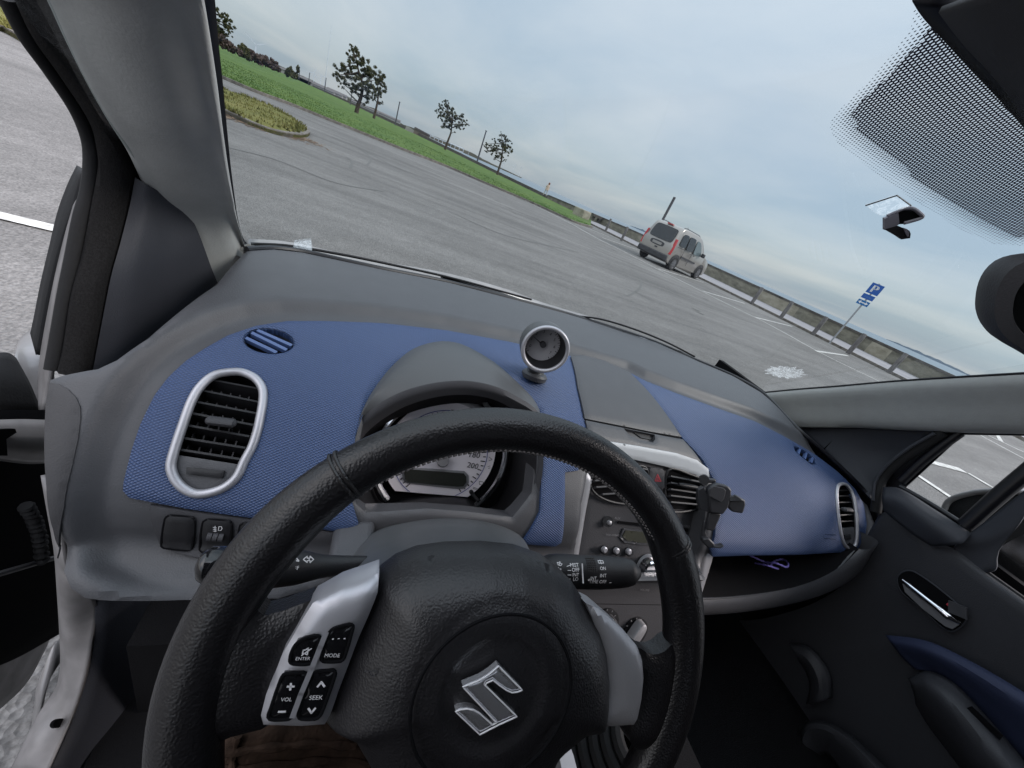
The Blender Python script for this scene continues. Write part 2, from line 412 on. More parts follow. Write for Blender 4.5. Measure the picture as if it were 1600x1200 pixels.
# ---- blue panel outlines (pixels)
BL = [(190,768),(191,755),(195,738),(205,700),(218,662),(240,617),(262,588),(290,562),(322,541),(356,522),(400,507),(450,499.5),(510,499.5),(600,503),(700,514.5),(800,533),(893,555),
      (903,600),(912,645),(918,672),(921,690),(905,735),(884,738),(883,800),(878,850),(868,856),(815,852),(845,800),(847,720),(845,640),(800,600),(750,560),(690,545),(620,570),(575,625),(556,680),(543,760),(560,820),(548,836),(480,826),(400,812),(300,798),(240,787),(200,779)]
BR = [(985,581),(1010,594),(1060,614),(1120,636),(1180,657),(1225,680),(1270,706),(1310,736),(1338,764),(1352,790),(1356,820),(1352,845),(1340,860),(1320,864),(1250,868),(1115,871),(1112,860),(1120,820),(1128,790),(1118,752),(1100,718),(1068,684),(1030,630)]
VL = [(362,581),(335,586),(314,603),(300,625),(287,660),(270,712),(267,732),(278,755),(300,770),(322,771),(350,762),(370,745),(382,720),(395,695),(406,655),(411,612),(400,592),(380,582)]
VR = [(1316,756),(1309,760),(1307,775),(1309,800),(1313,830),(1318,848),(1327,857),(1336,852),(1339,835),(1338,810),(1335,785),(1330,767),(1323,758)]
DL = [(420+40*math.cos(t)*.98 + 0*math.sin(t), 531.5+19*math.sin(t)+3*math.cos(t)) for t in np.linspace(0, 2*math.pi, 20, endpoint=False)]
DR = [(1242,697),(1250,700),(1262,707),(1274,717),(1277,725),(1268,724),(1254,713),(1244,704)]
blL = np.array([D.ab(*p) for p in BL]); blR = np.array([D.ab(*p) for p in BR])
pan = np.array([D.ab(*p) for p in BL[:17]] + [D.ab(*p) for p in BR[:13]] + [D.ab(*p) for p in [(1115,871),(900,895),(545,905),(430,906),(310,897),(245,882),(208,858),(192,822),(188,790)]])
SB = D.ab(300, 798)[1]
recL = np.array([D.ab(*p) for p in [(40,590),(85,596),(105,608),(120,630),(125,655),(121,690),(108,745),(98,800),(90,860),(70,860),(40,700)]])
def sstep(x, a, b): t = np.clip((x - a)/(b - a), 0, 1); return t*t*(3 - 2*t)
def dash_disp(A, dd):
    ins = inpoly(A, pan); dp = np.where(ins, 0, dist(A, pan))
    o = .015*sstep(dp, .012, .036) - .006
    o -= .02*sstep(A[:, 0], -.22, -.30) + .02*sstep(A[:, 0], 1.11, 1.16)
    return o
SH = [(385,389),(425,387),(470,392),(535,406),(600,420),(700,440),(800,466),(870,485),(930,503),(1010,530),(1085,562),(1140,585),(1190,613),(1245,668),(1290,708),(1340,755),(1368,790),(1376,820),(1374,850),(1350,866),(1320,870),(1115,874),(1105,905),(850,905),(800,905),(700,905),(600,905),(548,905),(430,952),(310,952),(240,949),(150,944),(128,940),(108,920),(98,890),(82,820),(72,750),(66,690),(63,630),(66,588),(90,582),(150,574),(180,560),(230,525),(338,441)]
HOLES = [[(562,692),(570,650),(585,620),(612,586),(650,556),(690,547),(722,550),(760,572),(798,606),(828,638),(842,660),(843,700),(836,770),(805,812),(735,803),(670,798),(610,803),(572,806),(556,790),(553,760)],
  [(928,704),(1000,712),(1085,732),(1108,760),(1108,830),(1096,892),(910,892),(905,850),(914,790)], VL, VR, DL, DR]
for_dash = patch('dashboard', D, SH, HOLES, res=.0048, disp=dash_disp, thick=.03, m='dash', parent=C, edge=.004, pxoff=.009)
dashb = for_dash
M['dash_shade'] = mat('fascia_shade_plastic', (.045, .044, .047), .55, grain=700, gs=.35, spec=.35)  # fascia plastic darkened to paint in shade on its turned-away end
patch('fascia_shade_oval', D, [(70,594),(85,597),(103,607),(117,620),(124,635),(125,652),(121,685),(112,725),(103,760),(97,800),(91,850),(88,872),(80,830),(71,760),(66,690),(65,630)], res=.005, disp=lambda A, dd: dash_disp(A, dd) + .0022, thick=.003, m='dash_shade', parent=dashb, edge=.001, pxoff=.011)
b = MB(); b.tube(cr([D.P(*p, .0085) for p in SH[:18]], 90), .0042, 8); b.obj('windscreen_seal', 'frit', C)
# windscreen end cap: dark shelf strip under the glass
loft('cowl_seal', [[W.P(*p, .004) for p in [(383,374),(384,383),(400,388),(470,391),(600,420),(700,438),(800,464),(930,501),(1085,560),(1188,611)]],
                   [W.P(*p, .012) + (0, .0, -.02) for p in [(383,374),(384,386),(400,392),(470,396),(600,425),(700,444),(800,470),(930,508),(1085,567),(1190,616)]]], 60, 2, 'frit', C, .003, straight=True)
def blue_disp(A, dd):
    o = np.zeros(len(A))
    return o
bl1 = patch('blue_trim', D, BL, [VL, DL], res=.0055, disp=blue_disp, thick=.008, m='blue', parent=dashb, edge=.0022)
bl2 = patch('blue_trim', D, BR, [VR, DR], res=.0065, disp=blue_disp, thick=.008, m='blue', parent=dashb, edge=.0022)
# ---- end vents
def on(S, pts, n, off=0): return closed([S.P(*p, off) for p in pts], n)
def lerp(a, b, t): return a + (b - a)*t
def vent(S, OV, slats, ins, knob, wheel, rr, nb):
    b = MB(); pts = on(S, OV, 72, 0); b.ring(pts, rr, 10)
    o = b.obj('end_vent', 'silver', C)
    # recess wall and back
    q = closed([S.ab(*p) for p in OV], 60); cen = q.mean(0); q2 = cen + (q - cen)*.985
    b = MB(); r0 = S.mapn(q2, np.full(60, .0)); r1 = S.mapn(cen + (q - cen)*.93, np.full(60, -.032)); b.grid([list(r0) + [r0[0]], list(r1) + [r1[0]]]); b.add(list(r1), [tuple(range(60))])
    b.obj('vent_cavity', 'void', o)
    for (p, r_) in slats:
        a, c = S.P(*p, -.004), S.P(*r_, -.004); n = S.nrm(S.ab(*p)[1]); u = (c - a)/2; m_ = (a + c)/2
        w_ = np.cross(u, n); w_ /= np.linalg.norm(w_); dpt = n*.009 + w_*.003*(1 if w_[2] > 0 else -1)
        b = MB(); b.box(m_ - n*.009, u*1.0, dpt, np.cross(u/np.linalg.norm(u), dpt/np.linalg.norm(dpt))*.0011); b.obj('vent_slat', 'black', o)
    b = MB()
    for k in range(nb):
        t = (k + .7)/(nb + .4); a = lerp(S.P(*slats[0][0], -.024), S.P(*slats[0][1], -.024), t); c = lerp(S.P(*slats[-1][0], -.024), S.P(*slats[-1][1], -.024), t)
        b.box((a + c)/2, (c - a)/2, S.nrm(S.ab(*slats[0][0])[1])*.007, np.array([.0007, 0, 0]))
    b.obj('vent_vanes', 'dash2', o)
    patch('vent_blank', S, ins, res=.004, thick=.006, m='dash', parent=o, off=-.003, edge=.001)
    b = MB(); a, c = S.P(*knob[0], .006), S.P(*knob[1], .006); b.tube(cr([a, lerp(a, c, .08), lerp(a, c, .92), c], 12), [.003]+[.0062]*10+[.003], 10, flat=.75); b.obj('vent_tab', 'dash2', o)
    patch('vent_wheel', S, wheel, res=.003, thick=.006, m='black', parent=o, off=.001, edge=.001)
    return o
v1 = vent(D, VL, [((329,597),(404,611)),((315,614),(404,632)),((306,632),(401,650)),((299,650),(394,668)),((292,669),(388,686)),((286,689),(382,704)),((280,707),(375,722))],
     [(277,711),(374,726),(381,724),(372,744),(350,761),(322,770),(300,769),(280,755),(270,735),(270,716)], ((322,656),(369,662)), [(291,730),(350,736),(347,748),(290,741)], .0045, 5)
v2 = vent(D, VR, [((1311,768),(1327,768)),((1310,777),(1330,777)),((1311,787),(1332,787)),((1312,797),(1334,797)),((1313,807),(1335,806)),((1315,817),(1336,816))],
     [(1315,826),(1336,824),(1337,840),(1333,852),(1327,856),(1319,848)], ((1317,796),(1330,797)), [(1321,836),(1330,835),(1331,843),(1322,844)], .0036, 3)
# demister slots
def demist(OV, bars, bw):
    q = closed([D.ab(*p) for p in OV], 30); c = q.mean(0); q2 = c + (q - c)*1.02
    b = MB(); r0 = D.mapn(q2, np.full(30, -.001)); r1 = D.mapn(q2, np.full(30, -.014)); b.grid([list(r0) + [r0[0]], list(r1) + [r1[0]]]); b.add(list(r1), [tuple(range(30))])
    o = b.obj('demister_vent', 'void', dashb)
    b = MB()
    for p, r_ in bars:
        a, d_ = np.array(D.ab(*p)), np.array(D.ab(*r_)); u = (d_ - a); l = np.linalg.norm(u); u /= l; w_ = np.array([-u[1], u[0]])*bw
        A = np.array([a - w_, d_ - w_, d_ + w_, a + w_]); t0 = D.mapn(A, np.full(4, -.0016)); t1 = D.mapn(A, np.full(4, -.008))
        b.add(list(t0) + list(t1), [(0,1,2,3), (0,4,5,1), (1,5,6,2), (2,6,7,3), (3,7,4,0)])
    b.obj('demister_bars', M['bluep'], dashb)
demist(DL, [((385,531),(423,551)),((384,526),(432,549)),((393,518),(448,545)),((402,514),(456,538)),((413,512),(460,531))][1:4:1], .0020)
demist(DR, [((1249,709),(1252,699)),((1259,716),(1262,706)),((1269,722),(1272,713))], .0022)
# airbag tear mark on the right panel
b = MB(); strokes(b, D, [[(1287,837),(1287,841),(1306,843)], [(1289,835),(1307,836)]], .0015, .0007); b.obj('airbag_mark', 'void', bl2)
# ---- centre lid and its front strip
PODL = [(893,556),(910,553),(945,562),(985,581),(1030,630),(1066,682),(1020,674),(915,653),(904,605)]
lid = patch('storage_lid', D, PODL, res=.006, thick=.012, m='dash', parent=dashb, off=.004, edge=.0018)
PODF = [(916,656),(1020,677),(1068,686),(1086,706),(1097,722),(1040,706),(940,688),(922,685)]
GRP = [(975,668.5),(985,680),(1000,687),(1021,691),(1025,686),(1024,678.5)]
fr_ = patch('lid_surround', D, PODF, [GRP], res=.005, thick=.012, m='dash', parent=dashb, off=.003, edge=.0015)
patch('lid_grip_recess', D, [(973,666),(985,682),(1000,689),(1023,693),(1029,686),(1027,676)], res=.005, thick=.002, m='void', parent=lid, off=-.008)
patch('lid_latch', D, [(988,674),(1020,681),(1017,687),(1002,684)], res=.004, thick=.004, m='black', parent=lid, off=-.004)
# ---- gauge hood
xc = .135
HB = [(556,684,0),(563,650,0),(578,618,0),(605,580,0),(643,546,0),(685,533,0),(720,537,0),(762,560,0),(800,593,0),(830,624,0),(846,648,0)]
hb = [D.P(a, b_, -.001) for a, b_, _ in HB]
LIPY = .405
def fp(lst, y): return [U(a, b_, y=y + (dy[0] if dy else 0)) for a, b_, *dy in lst]
lip = fp([(557,668,-.012),(566,652,-.006),(590,632),(630,611,.006),(680,598,.010),(730,595,.010),(775,604,.006),(812,622),(836,638,-.006),(846,655,-.012)], LIPY)
lip2 = fp([(558,681,-.012),(568,667,-.006),(593,646),(632,625,.006),(682,611,.010),(730,608,.010),(773,616,.006),(808,632),(832,647,-.006),(842,662,-.012)], LIPY - .004)
lipi = fp([(563,690),(573,676),(598,655),(636,634),(684,620),(730,617),(770,624),(803,640),(826,654),(838,668)], LIPY + .01)
ins_ = fp([(566,700),(580,682),(604,664),(640,645),(686,633),(728,630),(764,636),(795,650),(818,665),(833,680)], .46)
nH = 40
hbr = cr(hb, nH); l1 = cr(lip, nH); l2 = cr(lip2, nH); l3 = cr(lipi, nH); l4 = cr(ins_, nH)
mid = [];
for t in (.25, .5, .75, .92):
    q = hbr*(1 - t) + l1*t; bump = math.sin(math.pi*t)*.014*np.sin(np.linspace(0, math.pi, nH))**.5
    q = q.copy(); q[:, 2] += bump*.9; mid.append(q)
b = MB(); b.grid([list(r_) for r_ in [hbr] + mid + [l1]]); hood = b.obj('gauge_hood', 'hood', C)
b = MB(); b.grid([list(r_) for r_ in [l1, (l1 + l2)/2 + (0, -.003, 0), l2, l3]]); b.obj('hood_lip', 'dash2', hood, 60)
b = MB(); b.grid([list(r_) for r_ in [l3, l4]]); b.obj('hood_lining', 'void', hood)
# ---- instrument cluster
CF = Frame(U(691, 720, y=.445), (0, -.93, .37))
bz_out = fp([(557,684,.0),(550,725),(543,765),(548,800),(560,820),(610,812),(670,807),(735,811),(799,830),(822,808),(838,775),(846,735),(847,690),(846,655)], .375)
def fpz(lst): return [U(a, b_, y=y) for a, b_, y in lst]
bo = fpz([(557,680,.393),(551,715,.38),(544,760,.355),(548,795,.34),(559,821,.33),(610,813,.33),(670,808,.33),(735,812,.33),(800,832,.33),(824,808,.335),(840,775,.345),(848,735,.36),(849,690,.38),(847,655,.393)])
bi = fpz([(563,690,.40),(558,720,.388),(552,762,.362),(554,792,.348),(565,811,.338),(612,805,.336),(670,801,.336),(735,805,.336),(794,824,.336),(817,800,.342),(831,770,.352),(839,733,.366),(840,692,.386),(838,668,.40)])
bb = fpz([(575,700,.47),(580,730,.46),(592,765,.45),(600,778,.445),(612,783,.44),(640,775,.44),(690,772,.44),(730,776,.44),(752,790,.44),(768,785,.445),(782,765,.45),(792,735,.455),(800,700,.46),(815,680,.47)])
b = MB(); b.grid([list(cr(q, 60)) for q in (bo, bi)]); bez = b.obj('cluster_bezel', 'dash2', C, 50)
b = MB(); b.ring(cr(bi, 60), .0012, 6) if False else b.tube(cr(bi, 60), .0014, 6); b.obj('bezel_edge', 'dash', bez)
b = MB(); b.grid([list(cr(q, 60)) for q in (bi, bb)]); b.obj('cluster_tray', 'black', bez, 50)
b = MB(); q = CF.P(691, 690, -.012); b.box(q, CF.u*.16, CF.v*.12, CF.n*.003); b.obj('cluster_back', 'void', bez)
cc = np.array(CF.ab(691, 712, 0)); Rd = abs(CF.ab(762, 712, 0)[0] - cc[0])
def arc(r_, a0, a1, n=48, cx_=0, cy_=0): return [(cc[0] + cx_ + r_*math.cos(R(a)), cc[1] + cy_ + r_*math.sin(R(a))) for a in np.linspace(a0, a1, n)]
dial = patch('speedometer_dial', CF, arc(Rd*1.18, -48, 228, 60), res=.006, thick=.003, m='dial', parent=bez, px=False, off=0)
def flatring(b, S, r0, r1, a0, a1, off, n=60, cx_=0, cy_=0):
    A0 = np.array(arc(r0, a0, a1, n, cx_, cy_)); A1 = np.array(arc(r1, a0, a1, n, cx_, cy_)); b.grid([list(S.mapn(A0, np.full(n, off))), list(S.mapn(A1, np.full(n, off)))]); return b
b = MB(); flatring(b, CF, Rd*.985, Rd*1.0, -60, 240, .0012); b.obj('dial_ring_line', 'blueink', bez)
b = MB()
for k in range(0, 45):
    a = 232 - k*(284/44); l_ = .90 if k % 2 else .86
    A = np.array([(cc[0] + r_*math.cos(R(a + d_)), cc[1] + r_*math.sin(R(a + d_))) for r_, d_ in ((Rd*l_, -.7), (Rd*.965, -.7), (Rd*.965, .7), (Rd*l_, .7))])
    b.add(list(CF.mapn(A, np.full(4, .0014))), [(0,1,2,3)])
text(b, '180', CF, (733,714), (749,716), .0014); text(b, '200', CF, (729,730), (746,733), .0014)
for s_, a in (('160', 20), ('140', 42), ('120', 64), ('100', 88), ('80', 112), ('60', 136), ('40', 158), ('20', 180), ('0', 203)):
    V, Fc = glyph(s_); V = V - (V.max(0) + V.min(0))/2; V = V*.0085; A = V + [cc[0] + Rd*.72*math.cos(R(a)), cc[1] + Rd*.72*math.sin(R(a))]
    b.add(list(CF.mapn(A, np.full(len(A), .0014))), Fc)
strokes(b, CF, [[(749,752),(755,753),(755,758),(749,757),(749,752)], [(757,754),(758,757)], [(764,714),(769,718),(764,720)], [(762,729),(766,728)], [(763,732),(766,731)], [(739,761),(747,764)], [(739,763),(747,766)]], .0014, .0007)
b.obj('dial_markings', 'dialink', bez)
b = MB(); b.add(list(CF.mapn(np.array([(cc[0] + dx, cc[1] + dy) for dx, dy in ((-.004, Rd*1.02), (.002, Rd*1.02), (-.001, Rd*.95))]), np.full(3, .0016))), [(0,1,2)]); b.obj('dial_pointer_mark', 'dialink', bez)
LCDo = [(524,520),(905,548),(930,575),(930,620),(905,655),(860,658),(545,622),(520,600),(512,560)]
zo = lambda l, cx=500, cy=600, s=4: [(cx + x_/s, cy + y_/s) for x_, y_ in l]
lc = patch('trip_display', CF, zo(LCDo), res=.004, thick=.004, m='silver2', parent=bez, off=.003, edge=.001)
patch('trip_display_glass', CF, zo([(535,532),(900,560),(915,580),(915,615),(895,640),(860,642),(550,612),(530,595),(526,560)]), res=.004, thick=.001, m='lcd', parent=bez, off=.0045)
b = MB(); q = CF.P(691, 718, .006); b.tube([q, q + CF.n*.008, q + CF.n*.011], [.0095, .0095, .007], 24); hub_ = b.obj('needle_hub', 'silver2', bez)
b = MB(); strokes(b, CF, [[(691,720),(640,680)]], .012, .0022); b.obj('needle', 'red', bez)
b = MB(); A = CF.mapn(np.array(arc(Rd*1.36, -50, 60, 40)), np.full(40, .012)); b.tube(A, .0048, 8); b.obj('dial_surround_ring', 'chrome', bez); b = MB(); A = CF.mapn(np.array(arc(Rd*1.36, 120, 227, 40)), np.full(40, .012)); b.tube(A, .0048, 8); b.obj('dial_surround_ring', 'chrome', bez)
b = MB(); A = CF.mapn(np.array(arc(Rd*1.26, 55, 125, 40)), np.full(40, .004)); b.tube(A, .006, 8); b.obj('dial_upper_ring', 'silver2', bez)
b = MB(); q = CF.P(741, 776, .006); b.tube([CF.P(735,768,0), CF.P(748,783,.022)], .0028, 10); q = CF.P(736,768,.003); b.tube([q, q+CF.n*.005], .0035, 12); b.obj('trip_button', 'black', bez)
b = MB(); q = U(767, 640, y=.44); b.box(q, (.013, .0, -.010), (.002, 0, .003), (0, .004, 0)); b.obj('hood_clip', 'hood', hood)
# ---- rev counter pod on the dash
gn = np.array([-.21, -.965, .11]); gn /= np.linalg.norm(gn)
gc = U(852, 546, y=.455); GF = Frame(gc, gn)
def circ(S, r_, n=40, off=0, ca=0, cb=0): return [S.at(ca + r_*math.cos(t), cb + r_*math.sin(t), off) for t in np.linspace(0, 2*math.pi, n, endpoint=False)]
pod = empty('x', (0,0,0), None, None); bpy.data.objects.remove(pod)
Rg = .0335
rows = [circ(GF, r_, 40, o_) for r_, o_ in ((Rg*.93, .002), (Rg*1.0, 0), (Rg*1.04, -.012), (Rg*1.02, -.03), (Rg*.86, -.048), (Rg*.5, -.056), (.001, -.058))]
b = MB(); b.grid(rows, True); revc = b.obj('rev_counter', 'hood', C, 60)
b = MB(); b.ring(circ(GF, Rg*.955, 48, .001), .0031, 10); b.obj('gauge_ring', 'silver', revc)
b = MB(); b.grid([circ(GF, Rg*.90, 40, .001), circ(GF, Rg*.80, 40, -.028)], True); b.obj('gauge_tunnel', 'black', revc)
b = MB(); b.add(circ(GF, Rg*.82, 40, -.028), [tuple(range(40))]); b.obj('gauge_back', 'void', revc)
M['gface'] = mat('gauge_face_grey', (.42, .41, .43), .5)
b = MB(); b.add(circ(GF, Rg*.78, 40, -.0265, 0, 0), [tuple(range(40))]); b.obj('gauge_face', 'gface', revc)
b = MB()
for k in range(0, 33):
    a = R(225 - k*270/32); l_ = .66 if k % 4 == 0 else .72
    A = np.array([(Rg*r_*math.cos(a + d_), Rg*r_*math.sin(a + d_)) for r_, d_ in ((l_, -.02), (.765, -.02), (.765, .02), (l_, .02))]); b.add(list(GF.mapn(A, np.full(4, -.0260))), [(0,1,2,3)])
for k in range(8):
    a = R(225 - k*270/8 - 17); V, Fc = glyph(str(k)); V = (V - (V.max(0) + V.min(0))/2)*.0062; A = V + [Rg*.55*math.cos(a), Rg*.55*math.sin(a)]; b.add(list(GF.mapn(A, np.full(len(A), -.0260))), Fc)
b.add(list(GF.mapn(np.array([(-.002, -.001), (-.002, .001), (-.022, .008)]), np.full(3, -.0245))), [(0,1,2)])
b.obj('gauge_markings', 'dialink', revc)
b = MB(); b.tube([GF.at(0,0,-.026), GF.at(0,0,-.020)], .0046, 20); b.obj('gauge_hub', 'dash2', revc)
gb = D.P(834, 588, 0)
b = MB(); b.tube(cr([gb + (0,0,-.004), gb + (-.001, .002, .012), gc - gn*.03 + (0, 0, -.028)], 10), [.0145]*3 + [.012]*7, 20); b.obj('gauge_stem', 'hood', revc)
b = MB(); rows = [[gb + np.array([r_*math.cos(t), r_*math.sin(t)*1.1, h_ - .25*r_*math.sin(t)]) for t in np.linspace(0, 2*math.pi, 28, endpoint=False)] for r_, h_ in ((.021, -.003), (.021, .004), (.018, .0075), (.001, .008))]
b.grid(rows, True); b.obj('gauge_foot', 'dash', revc)
# ---- lower left switch panel
SWP = [(233,790),(300,801),(400,815),(480,829),(545,838),(540,900),(450,895),(350,877),(300,869),(270,862),(248,850),(238,825)]
swp = patch('switch_panel', D, SWP, res=.006, thick=.004, m='dash2', parent=dashb, off=.000, edge=.0008)
for nm_, pl in (('blank_switch', [(263,806),(300,809),(304,814),(300,856),(296,860),(256,856),(252,852),(258,811)]), ('headlight_level_switch', [(323,812),(358,815),(362,820),(357,864),(352,867),(315,862),(312,858),(317,817)]), ('blank_switch', [(380,818),(415,822),(419,827),(414,870),(374,866),(371,862),(375,822)])):
    o = patch(nm_, D, pl, res=.004, thick=.003, m='black', parent=dashb, off=.0032, edge=.0012)
    q = np.array([D.P(*p, .0012) for p in pl]); b = MB(); b.ring(closed(q, 40), .0012, 6); b.obj('switch_gap', 'void', dashb)
b = MB(); strokes(b, D, [[(342,823),(341,829),(343,829)], [(342,823),(346,823),(347,826),(345,829),(342,829)], [(333,824),(338,825)], [(333,827),(338,828)], [(333,830),(338,830)], [(336,822),(336,831)], [(338,842),(338,844)]], .0038, .0006)
b.obj('switch_icon', 'white', dashb)
b = MB(); a, c = D.P(324, 838, .003), D.P(350, 840, .003)
for k in range(3):
    t = (0, .34, .68)[k]; b.tube(cr([lerp(a, c, t), lerp(a, c, t + .28)], 4), .0045, 12)
b.obj('level_thumbwheel', 'dash2', dashb)
# ---- centre stack
SF = Frame(U(1027, 750, x=.50), (0, -.872, .49))
def sx(px_, py_, off=0): return SF.P(px_, py_, off)
stk = patch('centre_stack', SF, [(913,722),(975,712),(1040,722),(1100,742),(1122,760),(1124,790),(1118,830),(1106,880),(1092,930),(1080,985),(1030,1030),(940,1030),(885,1000),(893,930),(905,850),(914,790)], res=.008, thick=.05, m='dash2', parent=C, off=-.004, edge=.002)
patch('stack_trim', SF, [(922,690),(938,688),(1000,698),(1060,709),(1090,719),(1108,733),(1118,752),(1121,765),(1108,757),(1088,742),(1040,729),(990,718),(960,716),(932,716),(915,728),(909,728),(912,708)], res=.004, thick=.03, m='silver3', parent=stk, off=.004, edge=.0015)
patch('stack_trim', SF, [(896,727),(908,728),(917,735),(927,750),(917,800),(907,860),(897,930),(891,962),(884,955),(880,900),(868,886),(879,878),(884,850),(884,740),(889,730)], res=.004, thick=.03, m='silver2', parent=stk, off=.006, edge=.003)
patch('stack_trim', SF, [(1113,800),(1122,790),(1127,800),(1126,830),(1114,880),(1100,925),(1090,955),(1083,950),(1091,920),(1100,870),(1110,830)], res=.004, thick=.03, m='silver2', parent=stk, off=.006, edge=.003)
def stack_vent(outl, slats, m_='void'):
    o = patch('centre_vent', SF, outl, res=.005, thick=.003, m=m_, parent=stk, off=-.002)
    q = np.array([SF.P(*p, .002) for p in outl]); b = MB(); b.ring(closed(q, 60), .0022, 8); b.obj('vent_surround', 'black', stk)
    for p, r_ in slats:
        a, c = SF.P(*p, .002), SF.P(*r_, .002); u = (c - a)/2; ax = SF.n*.006 + SF.v*.003
        b = MB(); b.box((a + c)/2, u, ax, np.cross(u/np.linalg.norm(u), ax/np.linalg.norm(ax))*.0012); b.obj('vent_slat', 'dash2', stk)
stack_vent([(922,748),(950,740),(1008,730),(1009,780),(990,787),(965,786),(940,778),(925,765)], [((926,752),(1006,744)),((928,762),(1007,757)),((938,773),(1006,769)),((1000,733),(1008,735))])
stack_vent([(1044,735),(1080,742),(1108,755),(1118,768),(1114,790),(1090,796),(1044,795)], [((1044,745),(1106,757)),((1044,755),(1112,767)),((1044,765),(1112,775)),((1044,775),(1110,783)),((1044,785),(1100,790))])
b = MB(); b.tube(cr([SF.P(1060,757,.010), SF.P(1090,762,.010)], 6), [.003,.004,.004,.004,.004,.003], 10); b.obj('vent_tab', 'black', stk)
patch('hazard_button', SF, [(1018,731),(1036,733),(1039,737),(1039,762),(1036,765),(1019,762),(1016,758),(1016,734)], res=.004, thick=.006, m='dash2', parent=stk, off=.005, edge=.001)
b = MB(); strokes(b, SF, [[(1027.5,741),(1033,752),(1023.5,751.5),(1027.5,741)]], .0058, .0009); strokes(b, SF, [[(1028,745),(1030.5,750),(1026,750),(1028,745)]], .0058, .0008); b.obj('hazard_symbol', 'red', stk)
# radio
b = MB(); q = SF.P(950, 815, .002); 
b.tube([SF.P(950,815,-.002), SF.P(950,815,.003)], .0085, 24); b.obj('source_button_ring', 'black', stk)
b = MB(); q = SF.P(951, 816, .003); b.tube([q, q + SF.n*.004, q + SF.n*.0052], [.0038, .0036, .002], 14); b.obj('source_button', 'silver2', stk)
patch('disc_slot', SF, [(966,814),(1076,826),(1075,831),(965,818)], res=.004, thick=.001, m='void', parent=stk, off=-.001)
patch('radio_display_frame', SF, [(975,826),(1050,833),(1047,852),(1000,851),(976,848),(969,840)], res=.004, thick=.002, m='dash', parent=stk, off=-.001)
patch('radio_display', SF, [(978,829),(1046,835),(1044,849),(1000,848),(980,845),(973,838)], res=.004, thick=.001, m='lcd2', parent=stk, off=.0005)
def rbtn(p, r_=.0052, parent=stk):
    b = MB(); q = SF.P(*p, -.003); b.tube([q, q + SF.n*.006, q + SF.n*.0075], [r_*1.3, r_*1.3, r_*1.1], 20); b.obj('button_collar', 'black', parent)
    b = MB(); q = SF.P(*p, .004); b.tube([q, q + SF.n*.004, q + SF.n*.0055], [r_, r_*.95, r_*.6], 20); b.obj('radio_button', 'silver', parent)
for p in ((943,858), (962,859.5), (981,861), (1079,866), (1080,886)): rbtn(p)
b = MB(); q = SF.P(1010, 885, -.002); b.tube([q, q + SF.n*.010, q + SF.n*.012], [.022, .021, .018], 32); b.obj('volume_dial', 'silver2', stk)
b = MB(); q = SF.P(1010, 885, .010); b.tube([q, q + SF.n*.012, q + SF.n*.014], [.0155, .0145, .012], 32); b.obj('volume_dial_cap', 'chrome', stk)
b = MB(); text(b, 'MP3/WMA', SF, (1058,823), (1078,825), -.001); text(b, 'AUX', SF, (960,811), (969,812), -.001); text(b, 'PASS AIRBAG', SF, (947,837), (967,838), -.001); text(b, 'VOLUME', SF, (1000,923), (1014,924), -.001); text(b, 'MENU', SF, (1070,846), (1080,847), -.001)
for p in ((943,858), (962,859.5), (981,861)): strokes(b, SF, [[(p[0]-2,p[1]-2),(p[0]+2,p[1]-1),(p[0],p[1]+3)]], .0101, .0007)
b.obj('radio_lettering', 'dim', stk)
b = MB(); strokes(b, SF, [[(893,943),(1083,946)]], -.0032, .0009); b.obj('panel_joint', 'void', stk)
for c0, kn in (((946,972), 0), ((992,985), 1)):
    b = MB(); q = SF.P(*c0, -.003); b.tube([q, q + SF.n*.004, q + SF.n*.0045], [.024, .024, .02], 36); b.obj('heater_dial', 'black', stk)
    b = MB(); ab = np.array(SF.ab(*c0, .003))
    for k in range(9):
        a = R(220 - k*32); A = np.array([(ab[0] + r_*math.cos(a + d_), ab[1] + r_*math.sin(a + d_)) for r_, d_ in ((.0185, -.04), (.0215, -.04), (.0215, .04), (.0185, .04))]); b.add(list(SF.mapn(A, np.full(4, .0025))), [(0,1,2,3)])
    b.obj('heater_markings', 'dim', stk)
    a, c = (SF.P(979,1003,.004), SF.P(1002,968,.004)) if kn else (SF.P(940,985,.004), SF.P(956,960,.004))
    b = MB(); d_ = (c - a)/np.linalg.norm(c - a); s_ = np.cross(SF.n, d_)
    for h_, w_, e_ in ((0, .0115, 0), (.012, .010, .001), (.015, .0075, .003)): pass
    rows = []
    for h_, w_, e_ in ((0, .0105, 0), (.010, .0095, .001), (.0135, .0080, .002), (.0145, .006, .004)):
        L_ = np.linalg.norm(c - a)/2 - e_; mid_ = (a + c)/2 + SF.n*h_
        rows.append([mid_ + d_*L_*np.sign(math.cos(t))*abs(math.cos(t))**.6 + s_*w_*math.sin(t) for t in np.linspace(0, 2*math.pi, 28, endpoint=False)])
    b.grid(rows, True); b.add(rows[-1], [tuple(range(28))]); b.obj('heater_knob', 'silver2' if kn else 'dash2', stk)
# lower console, gear lever gaiter
b = MB(); ABox(b, .27, .58, -.30, .24, -.80, -.62); b.obj('centre_console', 'carpet', C)
b = MB()
con = np.array([.41, .11, -.60])
for k in range(7):
    r_ = .085 - k*.010; h_ = k*.012; b.ring([con + np.array([r_*math.cos(t), r_*math.sin(t)*1.1, h_]) for t in np.linspace(0, 2*math.pi, 40, endpoint=False)], .008, 8)
gai = b.obj('gear_gaiter', 'rubber', C)
b = MB(); b.prism([U(*p, z=-.52) for p in [(868,1148),(882,1142),(896,1180),(905,1215),(880,1215)]], (0,0,-.02)); b.obj('console_trim', 'silver2', C)
